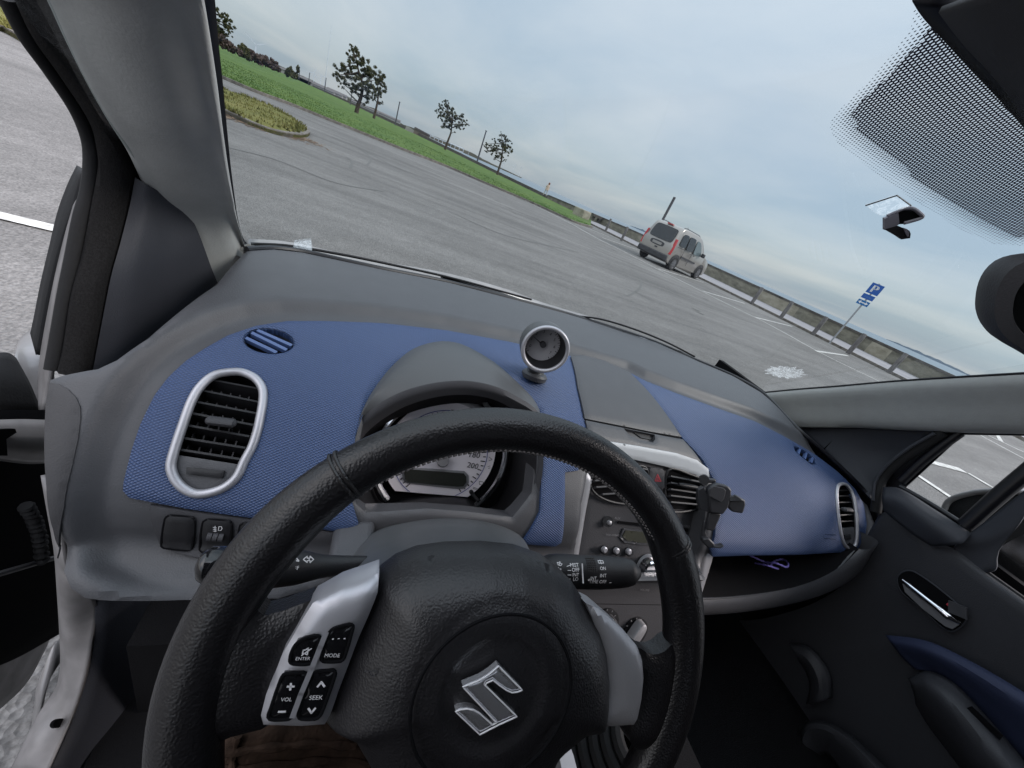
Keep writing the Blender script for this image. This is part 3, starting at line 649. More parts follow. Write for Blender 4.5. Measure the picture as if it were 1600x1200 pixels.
# ---- glove shelf
up_ = fpz([(1084,938,.27),(1150,934,.27),(1220,923,.272),(1275,906,.276),(1315,884,.285),(1342,858,.30)])
lo_ = fpz([(1084,961,.268),(1150,956,.268),(1225,944,.270),(1290,925,.274),(1338,896,.283),(1372,845,.30)])
bk_ = [p + np.array([0, .16, -.015]) for p in up_]
loft('shelf_lip', [[p + np.array([0,.05,-.02]) for p in lo_], lo_, [lerp(a, c, .5) + (0,-.008,0) for a, c in zip(up_, lo_)], up_, [p + np.array([0,.012,-.004]) for p in up_]], 40, 14, 'dash', dashb)
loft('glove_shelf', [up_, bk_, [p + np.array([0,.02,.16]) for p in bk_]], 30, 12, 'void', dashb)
# purple braided cord lying on the shelf
pc = cr([U(1172,868,y=.33), U(1195,878,y=.315), U(1212,880,y=.30), U(1228,886,y=.295), U(1231,880,y=.31), U(1224,874,y=.325), U(1210,877,y=.32), U(1205,884,y=.31), U(1216,889,y=.30), U(1200,884,y=.30), U(1180,880,y=.32)], 110)
b = MB(); b.tube(pc, [.0017 + .0005*math.sin(i*1.5) for i in range(110)], 8); tag(b.obj('cord', 'purple'), 'purple braided cord lying on the open shelf under the passenger side of the dashboard', 'cord')
# ---- column cowl
sc_rows = [[U(a, b_, y=y) for a, b_, y in q] for q in (
    [(545,905,.30),(560,858,.30),(590,830,.30),(650,815,.30),(710,811,.30),(770,819,.30),(812,838,.30),(832,870,.30)],
    [(535,920,.27),(556,866,.27),(592,840,.27),(650,822,.27),(712,817,.27),(775,827,.27),(818,848,.27),(838,885,.27)],
    [(525,950,.245),(556,880,.245),(600,848,.245),(655,831,.245),(715,827,.245),(780,838,.245),(826,862,.245),(850,910,.245)],
    [(505,960,.20),(550,900,.20),(600,862,.20),(655,846,.20),(720,844,.20),(790,856,.20),(850,890,.20),(890,935,.20)],
    [(500,990,.16),(545,930,.16),(600,890,.16),(660,870,.16),(730,867,.16),(800,880,.16),(870,920,.16),(915,960,.16)])]
loft('column_cowl', sc_rows, 40, 24, 'hood', C, .002)
b = MB(); q = U(548, 868, y=.29); b.box(q, (.022, 0, .004), (0, .03, 0), (-.002, 0, .026)); igs = b.obj('ignition_housing', 'dash', C)
md = igs.modifiers.new('bev', 'BEVEL'); md.width = .008; md.segments = 4
# ---- stalks
def stalk(name, P0, rads, m_='black', n=24):
    b = MB(); b.tube(cr(P0, n), np.interp(np.linspace(0, 1, n), np.linspace(0, 1, len(rads)), rads), 22); return b.obj(name, m_, C, 60)
ls = stalk('indicator_stalk', [U(572,880,y=.215), U(520,884,y=.212), U(470,886,y=.208), U(420,888,y=.203), U(375,888,y=.20), U(343,886,y=.197)], [.006,.0075,.009,.013,.014,.013,.013])
b = MB(); cpt = U(338,884,y=.197); dv = U(320,884,y=.195) - cpt; dv /= np.linalg.norm(dv); upv = np.array([0, -.5, .85]); sv = np.cross(dv, upv)
rows = [[cpt + dv*a_ + r_*(math.cos(t)*upv*1.25 + math.sin(t)*sv) for t in np.linspace(0, 2*math.pi, 24, endpoint=False)] for a_, r_ in ((-.012, .013), (-.004, .0155), (.004, .015), (.009, .011), (.0115, .005), (.012, .0005))]
b.grid(rows, True); b.obj('stalk_knob', 'gloss', ls, 60)
LSF = Frame(U(480,880,y=.208), (-.1,-.62,.78))
b = MB(); strokes(b, LSF, [[(474,874),(480,869),(480,872),(483,872),(483,876),(480,876),(480,879),(474,874)], [(490,874),(484.5,869),(484.5,872)], [(484.5,876),(484.5,879),(490,874)], [(462,871),(467,876)], [(463,876),(467,877)]], .0115, .0007)
text(b, 'OFF', LSF, (452,892), (467,890), .0115); text(b, ')', LSF, (446,893), (449,893), .0115); b.obj('stalk_lettering', 'white', ls)
rs = stalk('wiper_stalk', [U(835,886,y=.225), U(862,890,y=.22), U(900,893,y=.212), U(950,894,y=.205), U(985,894,y=.198), U(996,894,y=.196), U(1001,894,y=.195)], [.008,.012,.0155,.0168,.0172,.0172,.0172,.0172,.0172,.0172,.0168,.0164,.0158,.0148,.0125,.004], n=48)
RSF = Frame(U(930,894,y=.206), (-.1,-.60,.79), right=U(985,894,y=.198) - U(862,890,y=.22))
ax0 = np.array(RSF.ab(900,893)); ax1 = np.array(RSF.ab(960,894)); axd = (ax1 - ax0)/np.linalg.norm(ax1 - ax0)
def wrap(A):
    d = np.abs((A - ax0) @ np.array([-axd[1], axd[0]])); rr = .0174; return np.sqrt(np.maximum(rr*rr - np.minimum(d, rr*.98)**2, 0)) - .016
b = MB(); zz_ = lambda x_, y_: (850 + x_/4, 650 + y_/4)
for s_, p, q in (('MIST', (165,942), (218,942)), ('OFF', (172,972), (218,972)), ('INT', (176,1002), (215,1002)), ('LO', (182,1030), (213,1030)), ('ON', (349,962), (384,962)), ('INT', (348,1008), (387,1008)), ('REAR', (467,1034), (521,1034)), ('INT', (290,1024), (327,1024)), ('TIME OFF', (286,1046), (392,1048))):
    text(b, s_, RSF, zz_(*p), zz_(*q), .0165, shift=wrap)
ic = [[(85,915),(115,925),(105,935),(88,930),(85,915)], [(95,935),(100,912),(108,915)], [(75,955),(78,972),(100,972),(104,955)], [(75,955),(104,955)], [(89,945),(89,965)], [(142,940),(165,932)], [(145,964),(166,964)], [(145,993),(166,993)], [(147,1018),(164,1018)],
      [(347,905),(378,905),(378,920),(347,920),(347,905)], [(362,900),(362,925)], [(475,985),(480,968),(507,968),(514,985),(514,1003),(475,1003),(475,985)], [(490,1003),(495,985)], [(482,1008),(506,1008)], [(412,1043),(424,1043)], [(275,1025),(283,1018),(283,1030),(275,1025)]]
strokes(b, RSF, [[zz_(*p) for p in l_] for l_ in ic], .0165, .0005, wrap); strokes(b, RSF, [[zz_(*p) for p in l_] for l_ in [[(242,925),(250,1045)]]], .0165, .0014, wrap)
b.obj('stalk_lettering', 'white', rs)
b = MB()
for i_ in range(5):
    for j_ in range(7):
        p = zz_(275 + i_*12, 893 + j_*13); A = np.array([RSF.ab(*p, .0165)]); q = RSF.mapn(A, .0165 + wrap(A))[0]; b.box(q, RSF.u*.0007, RSF.v*.0007, RSF.n*.0007)
b.obj('stalk_grip_dots', 'black', rs)
# ---- steering wheel
WC = np.array([.12677738, .11153376, -.29931503]); WN = np.array([-.06449411, -.84040744, .53810393]); WN /= np.linalg.norm(WN)
WF = Frame(WC, WN)
RM = .1765
rows = []; nA = 160
for a in np.linspace(0, 2*math.pi, nA, endpoint=False):
    rd = math.cos(a)*WF.u + math.sin(a)*WF.v; ad = math.degrees(a) % 360
    g = sum(math.exp(-((ad - c_ + 180) % 360 - 180)**2/(2*11**2)) for c_ in (28, 152))*.0022 + sum(math.exp(-((ad - c_ + 180) % 360 - 180)**2/(2*16**2)) for c_ in (-8, 188))*.003
    r1, r2 = .0152 + g, .0140 + g*.8
    rows.append([WC + rd*(RM - g*.7) + r1*math.cos(t)*rd + r2*math.sin(t)*WN for t in np.linspace(0, 2*math.pi, 28, endpoint=False)])
rows.append(rows[0]); b = MB(); b.grid(rows, True); whl = b.obj('steering_wheel', 'leather', C, 60)
rimd = lambda a_: math.cos(R(a_))*WF.u + math.sin(R(a_))*WF.v
def ang(px_, py_): a_, b_ = WF.ab(px_, py_); return math.degrees(math.atan2(b_, a_))
seams = [ang(545,748), ang(1040,858)]
for s_ in seams:
    for ds in (-.55, .55):
        b = MB(); rd = rimd(s_ + ds); b.ring([WC + rd*RM + (.0160*math.cos(t)*rd + .0148*math.sin(t)*WN) for t in np.linspace(0, 2*math.pi, 32, endpoint=False)], .0011, 6); b.obj('rim_seam', 'leather', whl)
b = MB()
for a_ in np.arange(-75, 256, 1.25):
    rd = rimd(a_); rd2 = rimd(a_ + .75); tn = 152
    for tn, sk in ((158, 0), (166, .3)):
        c_, s_ = math.cos(R(tn)), math.sin(R(tn)); ri = .0157
        p = WC + rimd(a_ + sk)*(RM + ri*c_) + WN*s_*ri; q = WC + rimd(a_ + sk + .55)*(RM + ri*c_) + WN*s_*ri
        b.tube([p, q], .0008, 4)
b.obj('rim_stitching', 'stitch', whl)
PAD = [(594,905),(620,885),(655,871),(700,864),(760,862),(815,867),(860,882),(893,908),(916,944),(933,968),(944,1000),(949,1045),(948,1085),(941,1118),(925,1134),(895,1139),(872,1158),(855,1200),(845,1260),(700,1300),(610,1260),(575,1190),(550,1148),(520,1135),(505,1122),(522,1065),(545,1005),(575,945)]
padS = Frame(WC + WN*.0, WN)
def pad_disp(A, dd):
    h = .030*(1 - np.exp(-dd/.014)) + .014*(1 - np.exp(-dd/.05))
    c0 = np.array(WF.ab(773, 1085, .042)); r_ = np.linalg.norm(A - c0, axis=1)
    h -= .0035*np.exp(-((r_ - .0485)/.0013)**2)*.35
    h += .0022*sstep(r_, .0335, .030)*-1
    return h
pad = patch('airbag_pad', padS, PAD, res=.0035, disp=pad_disp, thick=.02, m='leather2', parent=whl, off=.004)
c0 = np.array(WF.ab(773, 1087, .042))
b = MB(); b.ring(padS.mapn(np.array([(c0[0] + .0497*math.cos(t), c0[1] + .0497*math.sin(t)) for t in np.linspace(0, 2*math.pi, 80, endpoint=False)]), np.full(80, .0448)), .0011, 6); b.obj('pad_groove', 'void', whl)
M['emblem'] = mat('emblem_chrome', (.80, .80, .84), .20, metal=.88)
EO = .0445
def ez(l_): return [(600 + x_/4, 900 + y_/4) for x_, y_ in l_]
EM = ez([(492,690),(545,668),(600,645),(660,610),(718,567),(865,716),(835,726),(800,728),(765,712),(720,680),(680,648),(640,664),(632,680),(828,873),(770,900),(720,925),(660,962),(602,1003),(450,858),(480,842),(520,833),(560,838),(600,860),(640,895),(678,930),(703,915)])
emb = patch('emblem', WF, EM, res=.0015, thick=.004, m='emblem', parent=whl, off=EO + .003, edge=.0006, disp=lambda A, dd: -.9*((A - c0) @ np.array([.6, .8]))**2*6, sharp=40)
b = MB(); eo_ = resamp(np.array([WF.ab(*p, EO + .0025) for p in EM]), .0015); b.ring(WF.mapn(eo_, EO + .0031 - .9*((eo_ - c0) @ np.array([.6, .8]))**2*6), .00045, 6); b.obj('emblem_edge_glint', 'white', whl)  # white outline paints in the bright glint of the chrome rim
# horn marks
b = MB(); strokes(b, WF, [[(569,1050),(574,1048),(578,1050),(580,1049),(590,1048)], [(578,1052),(582,1056),(588,1054),(590,1050)]], .030, .0007); strokes(b, WF, [[(918,1061),(928,1059)], [(922,1063),(929,1064)]], .028, .0007); b.obj('horn_mark', 'dash2', whl)
# left spoke: leather web, silver switch plate and buttons
patch('spoke_leather', WF, [(412,962),(440,955),(486,938),(500,960),(470,1010),(440,1080),(425,1130),(408,1140),(360,1152),(320,1170),(290,1200),(290,1090),(320,1010),(350,950),(385,935)], res=.005, disp=lambda A, dd: .006*(1 - np.exp(-dd/.01)), thick=.016, m='leather', parent=whl, off=.004)
SWL = [(592.5,905),(590,930),(577,962),(560,1000),(545,1040),(528,1085),(516,1120),(507,1136),(470,1139),(410,1137),(406,1122),(414,1090),(427,1060),(440,1025),(455,1000),(472,970),(488,945),(530,923)]
plt = patch('switch_plate', WF, SWL, res=.004, thick=.02, m='silver', parent=whl, off=.018, disp=lambda A, dd: .004*(1 - np.exp(-dd/.006)) - .010*sstep(A[:, 1], .055, .085), edge=.002)
b = MB(); strokes(b, WF, [[(509,990),(500,1012),(487,1045),(470,1085),(457,1120)]], .0245, .0028); b.obj('plate_rib', 'silver', whl)
BT = [('enter_button', [(453,1030),(456,1018),(463,1006),(475,998),(490,993.5),(498,994),(500,999),(490,1030),(485,1037),(460,1037.5),(454,1035)]),
      ('mode_button', [(502,1028),(514,990),(521,982),(545,975.5),(551,977),(551.5,982),(538,1028),(533,1033),(508,1034),(503,1032)]),
      ('volume_button', [(419,1120),(424,1104),(437,1066),(443,1054),(450,1052),(474,1050.5),(478.5,1053),(478,1060),(462,1108),(456,1121),(448,1124),(424,1124)]),
      ('seek_button', [(466,1118),(472,1095),(485,1062),(491,1051),(498,1048.5),(520,1047.5),(524,1050),(523,1058),(506,1106),(500,1119),(494,1123),(470,1123)])]
for nm_, pl in BT:
    patch(nm_, WF, pl, res=.003, thick=.004, m='gloss', parent=whl, off=.0232, edge=.001)
    b = MB(); b.ring(closed([WF.P(*p, .0224) for p in pl], 50), .0010, 6); b.obj('button_gap', 'void', whl)
ZB = lambda x_, y_: (350 + x_/3.75, 880 + y_/3.75)
b = MB(); text(b, 'ENTER', WF, ZB(419,569), ZB(503,567), .0236); text(b, 'MODE', WF, ZB(588,551), ZB(676,551), .0236); text(b, 'VOL', WF, ZB(330,810), ZB(395,809), .0236); text(b, 'SEEK', WF, ZB(497,801), ZB(576,799), .0236)
strokes(b, WF, [[ZB(*p) for p in l_] for l_ in [[(372,723),(410,723)],[(392,706),(388,742)],[(320,871),(358,870)],[(548,724),(570,697),(588,722)],[(495,852),(512,877),(535,850)]]], .0236, .0011)
strokes(b, WF, [[ZB(*p) for p in l_] for l_ in [[(465,510),(478,508),(494,497),(488,538),(472,528),(460,530),(465,510)],[(455,541),(512,500)],[(635,445),(642,444)],[(668,443),(675,442)],[(702,442),(709,441)]]], .0236, .0006)
b.obj('button_lettering', 'white', whl)
# right spoke
SR = [(917,944),(940,955),(975,985),(998,1012),(1006,1035),(1008,1062),(1005,1095),(1000,1120),(992,1136),(960,1138),(892,1139),(915,1132),(932,1118),(942,1085),(944,1045),(938,1000),(928,968)]
patch('spoke_plate', WF, SR, res=.004, thick=.02, m='silver2', parent=whl, off=.016, disp=lambda A, dd: .006*(1 - np.exp(-dd/.01)), edge=.002)
patch('spoke_leather', WF, [(996,1012),(1015,1022),(1035,1020),(1055,1005),(1062,1050),(1055,1110),(1030,1160),(1000,1172),(985,1160),(985,1140),(996,1110),(1002,1060)], smooth=40, res=.005, disp=lambda A, dd: .006*(1 - np.exp(-dd/.01)), thick=.016, m='leather', parent=whl, off=.006)
# bottom spoke back
b = MB(); b.tube([WC - WN*.06, WC - WN*.01], [.035, .05], 24); b.obj('wheel_boss', 'black', whl)
#@@REST
# ---- A pillar, driver side
RB = [(315,0),(330,90),(341,160),(350,225),(361,295),(370,340),(376,368),(387,388)]
LB = [(71,0),(105,67),(140,137),(170,190),(200,237),(212,277),(245,297),(280,312)]
r1 = [U(*p, x=-.175 - .0*i) for i, p in enumerate(RB)]; l1 = [U(*p, x=-.265) for p in [(66,-8),(105,67),(140,137),(170,190),(200,237),(209,258),(212,275),(213,280)]]
pil_rows = []
LBp = [(40,-60),(71,-6),(105,67),(140,137),(170,190),(200,237),(226,292),(262,365),(300,525)]
RBp = [(302,-60),(315,-6),(327,60),(338,130),(347,200),(356,262),(365,315),(371,345),(381,380),(412,470)]
def xr(t, x0, x1): return x0 + (x1 - x0)*t
nP = 9
base_r = [U(*p, x=x_) for p, x_ in zip(RBp, (-.118,-.125,-.133,-.141,-.15,-.16,-.170,-.178,-.185,-.197))]
base_l = [U(*p, x=x_) for p, x_ in zip(LBp, (-.228,-.235,-.240,-.245,-.250,-.254,-.250,-.236,-.212))]
base_l = [p*k for p, k in zip(base_l, (1,1,1,1,1,1,1.03,1.06,1.12))]; base_r[-1] = base_r[-1]*1.10
midp = []
for t, bulge in ((.12, .012), (.38, .030), (.62, .030), (.88, .010)):
    midp.append([lerp(a, c, t)*(1 - bulge*(1, 1, 1, 1, 1, .7, .35, .1, 0)[i]/np.linalg.norm(a)) for i, (a, c) in enumerate(zip(base_l, base_r))])
apl = loft('roof_pillar', [[p + np.array([-.01, .02, 0]) for p in base_l], base_l] + midp + [base_r, [p*1.06 for p in base_r]], 60, 40, 'pillar', C)
b = MB(); b.prism([W.P(*p)*k for p, k in (((328,438),.80),((345,405),.86),((388,380),.96),((402,392),1.0),((400,425),1.02),((345,470),.84))], (-.01, .01, -.01)); b.obj('pillar_foot', 'pillar', apl)
apl['label'] = 'light grey pillar trim beside the open driver door'
# black ceramic edge of the windscreen at that side
ed = [(336,-50),(340,-6),(345,60),(351,120),(357,190),(363,255),(369,305),(375,345),(383,372),(392,382)]
loft('windscreen_edge', [[W.P(*p, .003) for p in ed], [W.P(a - 30, b_, .003) for a, b_ in ed]], 50, 2, 'frit', C, .002, straight=True)
# corner trim, flocked trim, seals
SAIL_T = [(211,277),(245,297),(280,313),(300,342),(338,441)]
patchS = [U(*p, x=x_) for p, x_ in (((145,579), -.262), ((165,582), -.258), ((200,562), -.25), ((240,528), -.238), ((290,484), -.222), ((338,443), -.206))]
sail_rows = [[U(*p, x=x_) for p, x_ in zip([(211,277),(203,320),(188,380),(174,430),(160,500),(145,579)], (-.262,)*6)],
             [U(*p, x=x_) for p, x_ in zip([(232,290),(228,330),(214,400),(206,460),(196,520),(183,576)], (-.250,)*6)],
             [U(*p, x=x_) for p, x_ in zip([(262,305),(268,345),(268,400),(265,440),(260,480),(250,520)], (-.238,-.236,-.234,-.234,-.235,-.237))],
             [U(*p, x=x_) for p, x_ in zip([(284,315),(300,342),(312,368),(322,395),(331,420),(340,442)], (-.226,-.222,-.217,-.213,-.209,-.205))]]
loft('corner_trim', sail_rows, 30, 24, 'sail', C)
fl = [[(20,-6),(50,57),(92,117),(140,192),(151,230),(154,262),(140,340),(128,400),(112,462),(98,550),(90,583)], [(66,-6),(104,67),(139,137),(169,190),(199,237),(208,270),(205,325),(190,378),(174,425),(159,500),(145,578)]]
a0 = [U(*p, x=-.282) for p in fl[0]]; a1 = [U(*p, x=-.264) for p in fl[1]]
loft('flocked_pillar_trim', [[p + np.array([-.01, .03, 0]) for p in a0], a0, [lerp(a, c, .5) + np.array([.006, -.006, 0]) for a, c in zip(a0, a1)], a1, [p + np.array([0, .02, 0]) for p in a1]], 50, 16, 'flock', C)
sl_c = [(11,-6),(45,60),(83,114),(123,176),(140,220),(143,255),(138,300),(127,340),(115,400),(102,465),(89,540),(82,578)]
b = MB(); b.tube(cr([U(*p, x=-.290) for p in sl_c], 80), [.0065]*80, 12, up=(1,0,0)); b.obj('door_seal', 'rubber', C)
bs = [[(118,322),(105,368),(90,430),(76,500),(66,560),(63,600),(64,640)], [(131,300),(121,350),(106,410),(95,465),(86,530),(80,590),(70,640)]]
loft('body_flange', [[U(*p, x=-.325) for p in bs[0]], [U(*p, x=-.30) for p in bs[1]]], 30, 3, 'paintd', C, .004)
gr_ = [[(127,262),(112,292),(98,330),(85,385),(72,440),(60,500),(55,522)], [(133,275),(122,318),(106,366),(90,425),(78,480),(69,530),(64,555)]]
loft('door_frame_rubber', [[U(*p, x=-.345) for p in gr_[0]], [U(*p, x=-.328) for p in gr_[1]]], 30, 3, 'rubber', C, .008)
# front wing edge, hinge area
b = MB(); loft('front_wing', [[U(*p, x=-.50) for p in [(28,540),(34,528),(50,515),(75,500)]], [U(*p, x=-.42) for p in [(22,565),(40,570),(60,565),(80,560)]], [U(*p, x=-.40) for p in [(20,640),(40,650),(66,650),(90,650)]]], 12, 10, 'paint', C, .003)
loft('hinge_cover', [[U(*p, x=-.40) for p in [(-40,560),(0,552),(12,553),(22,560)]], [U(*p, x=-.37) for p in [(-40,600),(0,600),(25,600),(45,602)]], [U(*p, x=-.36) for p in [(-40,640),(0,643),(40,643),(62,643)]]], 14, 8, 'rubber', C, .004)
loft('door_hinge', [[U(*p, x=-.345) for p in [(-40,658),(0,657),(30,656),(70,657)]], [U(*p, x=-.335) for p in [(-40,690),(0,688),(30,690),(72,690)]], [U(*p, x=-.345) for p in [(-40,712),(0,718),(40,723),(72,722)]]], 14, 8, 'paint', C, .006)
b = MB(); a = [U(*p, x=-.33) for p in [(-30,672),(24,670),(26,676),(10,686),(12,712),(-30,712)]]; b.prism(a, (-.004,0,0)); b.obj('hinge_gap', 'void', C)
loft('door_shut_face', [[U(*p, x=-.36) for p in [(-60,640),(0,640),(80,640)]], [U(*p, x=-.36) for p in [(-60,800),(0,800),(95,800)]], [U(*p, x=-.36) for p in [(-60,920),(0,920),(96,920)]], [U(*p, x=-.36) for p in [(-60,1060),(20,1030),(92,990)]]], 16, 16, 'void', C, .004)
b = MB(); pts = cr([U(40,790,x=-.33), U(52,810,x=-.33), U(62,840,x=-.33), U(66,880,x=-.33)], 40); b.tube(pts, [.006 + .0018*math.sin(i*1.9) for i in range(40)], 10); b.obj('cable_gaiter', 'rubber', C)
b = MB(); b.tube([U(-30,905,x=-.335), U(70,876,x=-.335), U(92,870,x=-.335)], .0035, 8); b.obj('check_strap', 'dash', C)
loft('door_bottom', [[U(*p, x=-.42) for p in [(-60,1000),(10,985),(50,975),(82,975)]], [U(*p, x=-.41) for p in [(-60,1060),(10,1040),(40,1020),(75,995)]], [U(*p, x=-.41) for p in [(-60,1150),(0,1105),(40,1065),(70,1010)]]], 16, 8, 'paintd', C, .006)
# door opening: painted pillar foot and sill
sill_l = [(68,742),(78,800),(88,860),(93,930),(96,985),(97,1040),(90,1075),(66,1110),(45,1150),(15,1210)]
sill_m = [(75,760),(85,820),(95,880),(103,935),(112,985),(110,1040),(100,1080),(85,1115),(60,1160),(40,1210)]
sill_r = [(88,760),(98,820),(110,890),(151,943),(146,1000),(138,1040),(126,1085),(110,1130),(92,1170),(72,1215)]
sl1 = loft('door_sill', [[U(*p, x=-.262) for p in sill_l], [U(*p, x=-.245) for p in sill_m], [U(*p, x=-.225) for p in sill_r]], 40, 14, 'paintd', C, .004)
b = MB(); q = [U(92 + 9*math.cos(t), 1130 + 7*math.sin(t) - 3*math.cos(t), x=-.2325) for t in np.linspace(0, 2*math.pi, 16, endpoint=False)]; b.prism(q, (-.003, 0, 0)); b.obj('sill_plug', 'void', sl1)
loft('sill_flange', [[U(*p, x=-.29) for p in [(98,998),(85,1005),(72,1035),(60,1070),(55,1110),(50,1145)]], [U(*p, x=-.28) for p in [(97,1030),(88,1042),(75,1070),(66,1100),(62,1125),(56,1150)]]], 20, 2, 'paint', C, .003)
loft('kick_panel', [[U(*p, x=-.226) for p in [(149,905),(146,1000),(138,1040),(110,1130),(72,1215)]], [U(*p, x=-.205) for p in [(200,905),(200,1000),(192,1060),(170,1130),(150,1215)]], [U(*p, x=-.13) for p in [(330,905),(330,1010),(320,1080),(300,1150),(280,1215)]]], 20, 10, 'sail', C, .003)
# cabin floor and bulkhead, roof, rear: plain dark shell that shades the footwells
b = MB(); ABox(b, -.21, 1.14, -1.4, 1.0, -.84, -.80); b.obj('floor', 'carpet', C)
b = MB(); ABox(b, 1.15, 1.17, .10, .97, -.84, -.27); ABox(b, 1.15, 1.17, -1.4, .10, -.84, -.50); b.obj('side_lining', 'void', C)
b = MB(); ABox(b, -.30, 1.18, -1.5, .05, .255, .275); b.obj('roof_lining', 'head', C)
b = MB(); ABox(b, -.30, 1.18, -1.56, -1.5, -.84, -.05); ABox(b, -.30, 0.1, -1.56, -1.5, -.05, .27); ABox(b, .8, 1.18, -1.56, -1.5, -.05, .27); ABox(b, .1, .8, -1.56, -1.5, -.05, .12); ABox(b, 1.15, 1.17, -1.5, -.30, -.50, .27); ABox(b, -.30, -.28, -1.5, -.38, -.84, .27); b.obj('rear_fill_blocker', 'head', C)  # unseen rear and side walls, added mostly windowless to cut the fill light
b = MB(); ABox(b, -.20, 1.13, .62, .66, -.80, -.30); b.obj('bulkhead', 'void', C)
b = MB(); ABox(b, -.18, -.0, .30, .62, -.80, -.62); b.obj('footrest', 'carpet', C)
# brown trousers of the driver below the wheel
tq = [WF.P(*p)*1.22 for p in [(338,1178),(350,1156),(372,1149),(430,1146),(500,1143),(546,1144),(560,1156),(585,1205),(610,1270),(280,1270),(318,1205)]]
b = MB(); b.prism(tq, -WN*.10); tr_ = b.obj('trouser_leg', 'cloth'); tag(tr_, "thigh in brown corduroy trousers seen below the left spoke of the steering wheel", 'trousers')
md = tr_.modifiers.new('bev', 'BEVEL'); md.width = .012; md.segments = 4
b = MB()
for l_ in ([(352,1176),(420,1168),(500,1162),(556,1166)], [(330,1205),(420,1196),(520,1188),(578,1196)], [(372,1150),(366,1180),(360,1230)]):
    b.tube(cr([WF.P(*p)*1.219 for p in l_], 30), [.0028 + .0008*math.sin(i*.8) for i in range(30)], 8)
b.obj('fabric_fold', 'cloth', tr_)
# ---- windscreen
wo = []
cnx = np.linspace(-.25, 1.20, 44)
def botz(x_): 
    return -.262
b = MB(); rows = []
for z_ in np.linspace(-.262, .30, 16): rows.append([W.at(x_, z_) for x_ in cnx])
b.grid(rows); ws = b.obj('windscreen', 'glass', C)
# roof rail (passenger pillar): horizontal grey band in the picture
pt = [(1192,614),(1245,609),(1310,604),(1390,597),(1480,591),(1600,584),(1720,577)]; xt = [1.055,1.05,1.045,1.04,1.03,1.02,1.01]
pb = [(1247,668),(1290,668),(1340,668),(1420,672),(1500,675),(1600,677),(1720,680)]; xb = [1.085,1.085,1.085,1.08,1.075,1.07,1.065]
T_ = [U(*p, x=x_) for p, x_ in zip(pt, xt)]; B_ = [U(*p, x=x_) for p, x_ in zip(pb, xb)]
T0 = [p*1.05 for p in T_]; B0 = [p*1.05 for p in B_]
apr = loft('roof_pillar', [T0, T_, [lerp(a, c, .12)*.990 for a, c in zip(T_, B_)], [lerp(a, c, .5)*.992 for a, c in zip(T_, B_)], [lerp(a, c, .88)*.993 for a, c in zip(T_, B_)], B_, B0], 40, 24, 'pillar', C)
b = MB(); b.tube(cr([p*.999 + (0, 0, .0015) for p in T_], 40), .0022, 8); b.obj('windscreen_seal', 'frit', C)
apr['label'] = 'light grey pillar trim beside the closed passenger door'
loft('windscreen_edge', [[W.P(a, b_ - 2.5, .003) for a, b_ in pt], [W.P(a, b_ + 14, .003) for a, b_ in pt]], 40, 2, 'frit', C, .002, straight=True)
# header: black ceramic and headliner
HD = [(1425,-4),(1440,20),(1478,62),(1520,108),(1560,150),(1600,196),(1680,290)]
HD2 = [(1468,-4),(1485,20),(1510,52),(1545,90),(1575,127),(1600,168),(1680,270)]
loft('windscreen_edge', [[W.P(*p, .003) for p in HD], [W.P(a + 75, b_ - 10, .003) for a, b_ in HD]], 30, 3, 'frit', C, .002, straight=True)
h2 = [W.P(*p, .012) for p in HD2]
loft('headliner', [h2, [p + np.array([.0, -.03, .006]) for p in h2], [p + np.array([0, -.10, .03]) for p in h2], [p + np.array([0, -.30, .055]) for p in h2]], 30, 16, 'head', C, .004)
# dotted shade band on the glass behind the mirror
def dot_mat():
    m = bpy.data.materials.new('dotted_shade_band'); m.use_nodes = True; t = m.node_tree; t.nodes.clear()
    o = t.nodes.new('ShaderNodeOutputMaterial'); tr = t.nodes.new('ShaderNodeBsdfTransparent'); p = t.nodes.new('ShaderNodeBsdfPrincipled'); mxs = t.nodes.new('ShaderNodeMixShader')
    p.inputs['Base Color'].default_value = (.03, .028, .07, 1); p.inputs['Roughness'].default_value = .4
    uv = t.nodes.new('ShaderNodeUVMap'); uv.uv_map = 'UVMap'; s = t.nodes.new('ShaderNodeSeparateXYZ'); t.links.new(uv.outputs[0], s.inputs[0])
    P_ = .0027; k = 2*math.pi/P_
    a = mth('COSINE', mth('MULTIPLY', mth('ADD', s.outputs[0], s.outputs[1], t), k*.7071, t), None, t)
    b = mth('COSINE', mth('MULTIPLY', mth('SUBTRACT', s.outputs[0], s.outputs[1], t), k*.7071, t), None, t)
    f = mth('ADD', a, b, t)                       # -2..2, peak at cell centres
    at = t.nodes.new('ShaderNodeAttribute'); at.attribute_name = 'edge'
    thr = mth('MULTIPLY_ADD', at.outputs['Fac'], -1.25, t, 1.02) if False else None
    th = t.nodes.new('ShaderNodeMapRange'); th.inputs['From Min'].default_value = 0; th.inputs['From Max'].default_value = 1; th.inputs['To Min'].default_value = 1.75; th.inputs['To Max'].default_value = .05
    t.links.new(at.outputs['Fac'], th.inputs[0])
    g = mth('GREATER_THAN', f, th.outputs[0], t)   # inked dots near the edge, larger towards the middle
    # the middle of the band: ink with clear holes
    h = mth('LESS_THAN', f, .62, t)
    ins = mth('GREATER_THAN', at.outputs['Fac'], .98, t)
    fac = mth('ADD', mth('MULTIPLY', ins, h, t), mth('MULTIPLY', mth('SUBTRACT', 1.0, ins, t), g, t), t)
    t.links.new(fac, mxs.inputs[0]); t.links.new(tr.outputs[0], mxs.inputs[1]); t.links.new(p.outputs[0], mxs.inputs[2]); t.links.new(mxs.outputs[0], o.inputs[0])
    return m
M['dots'] = dot_mat()
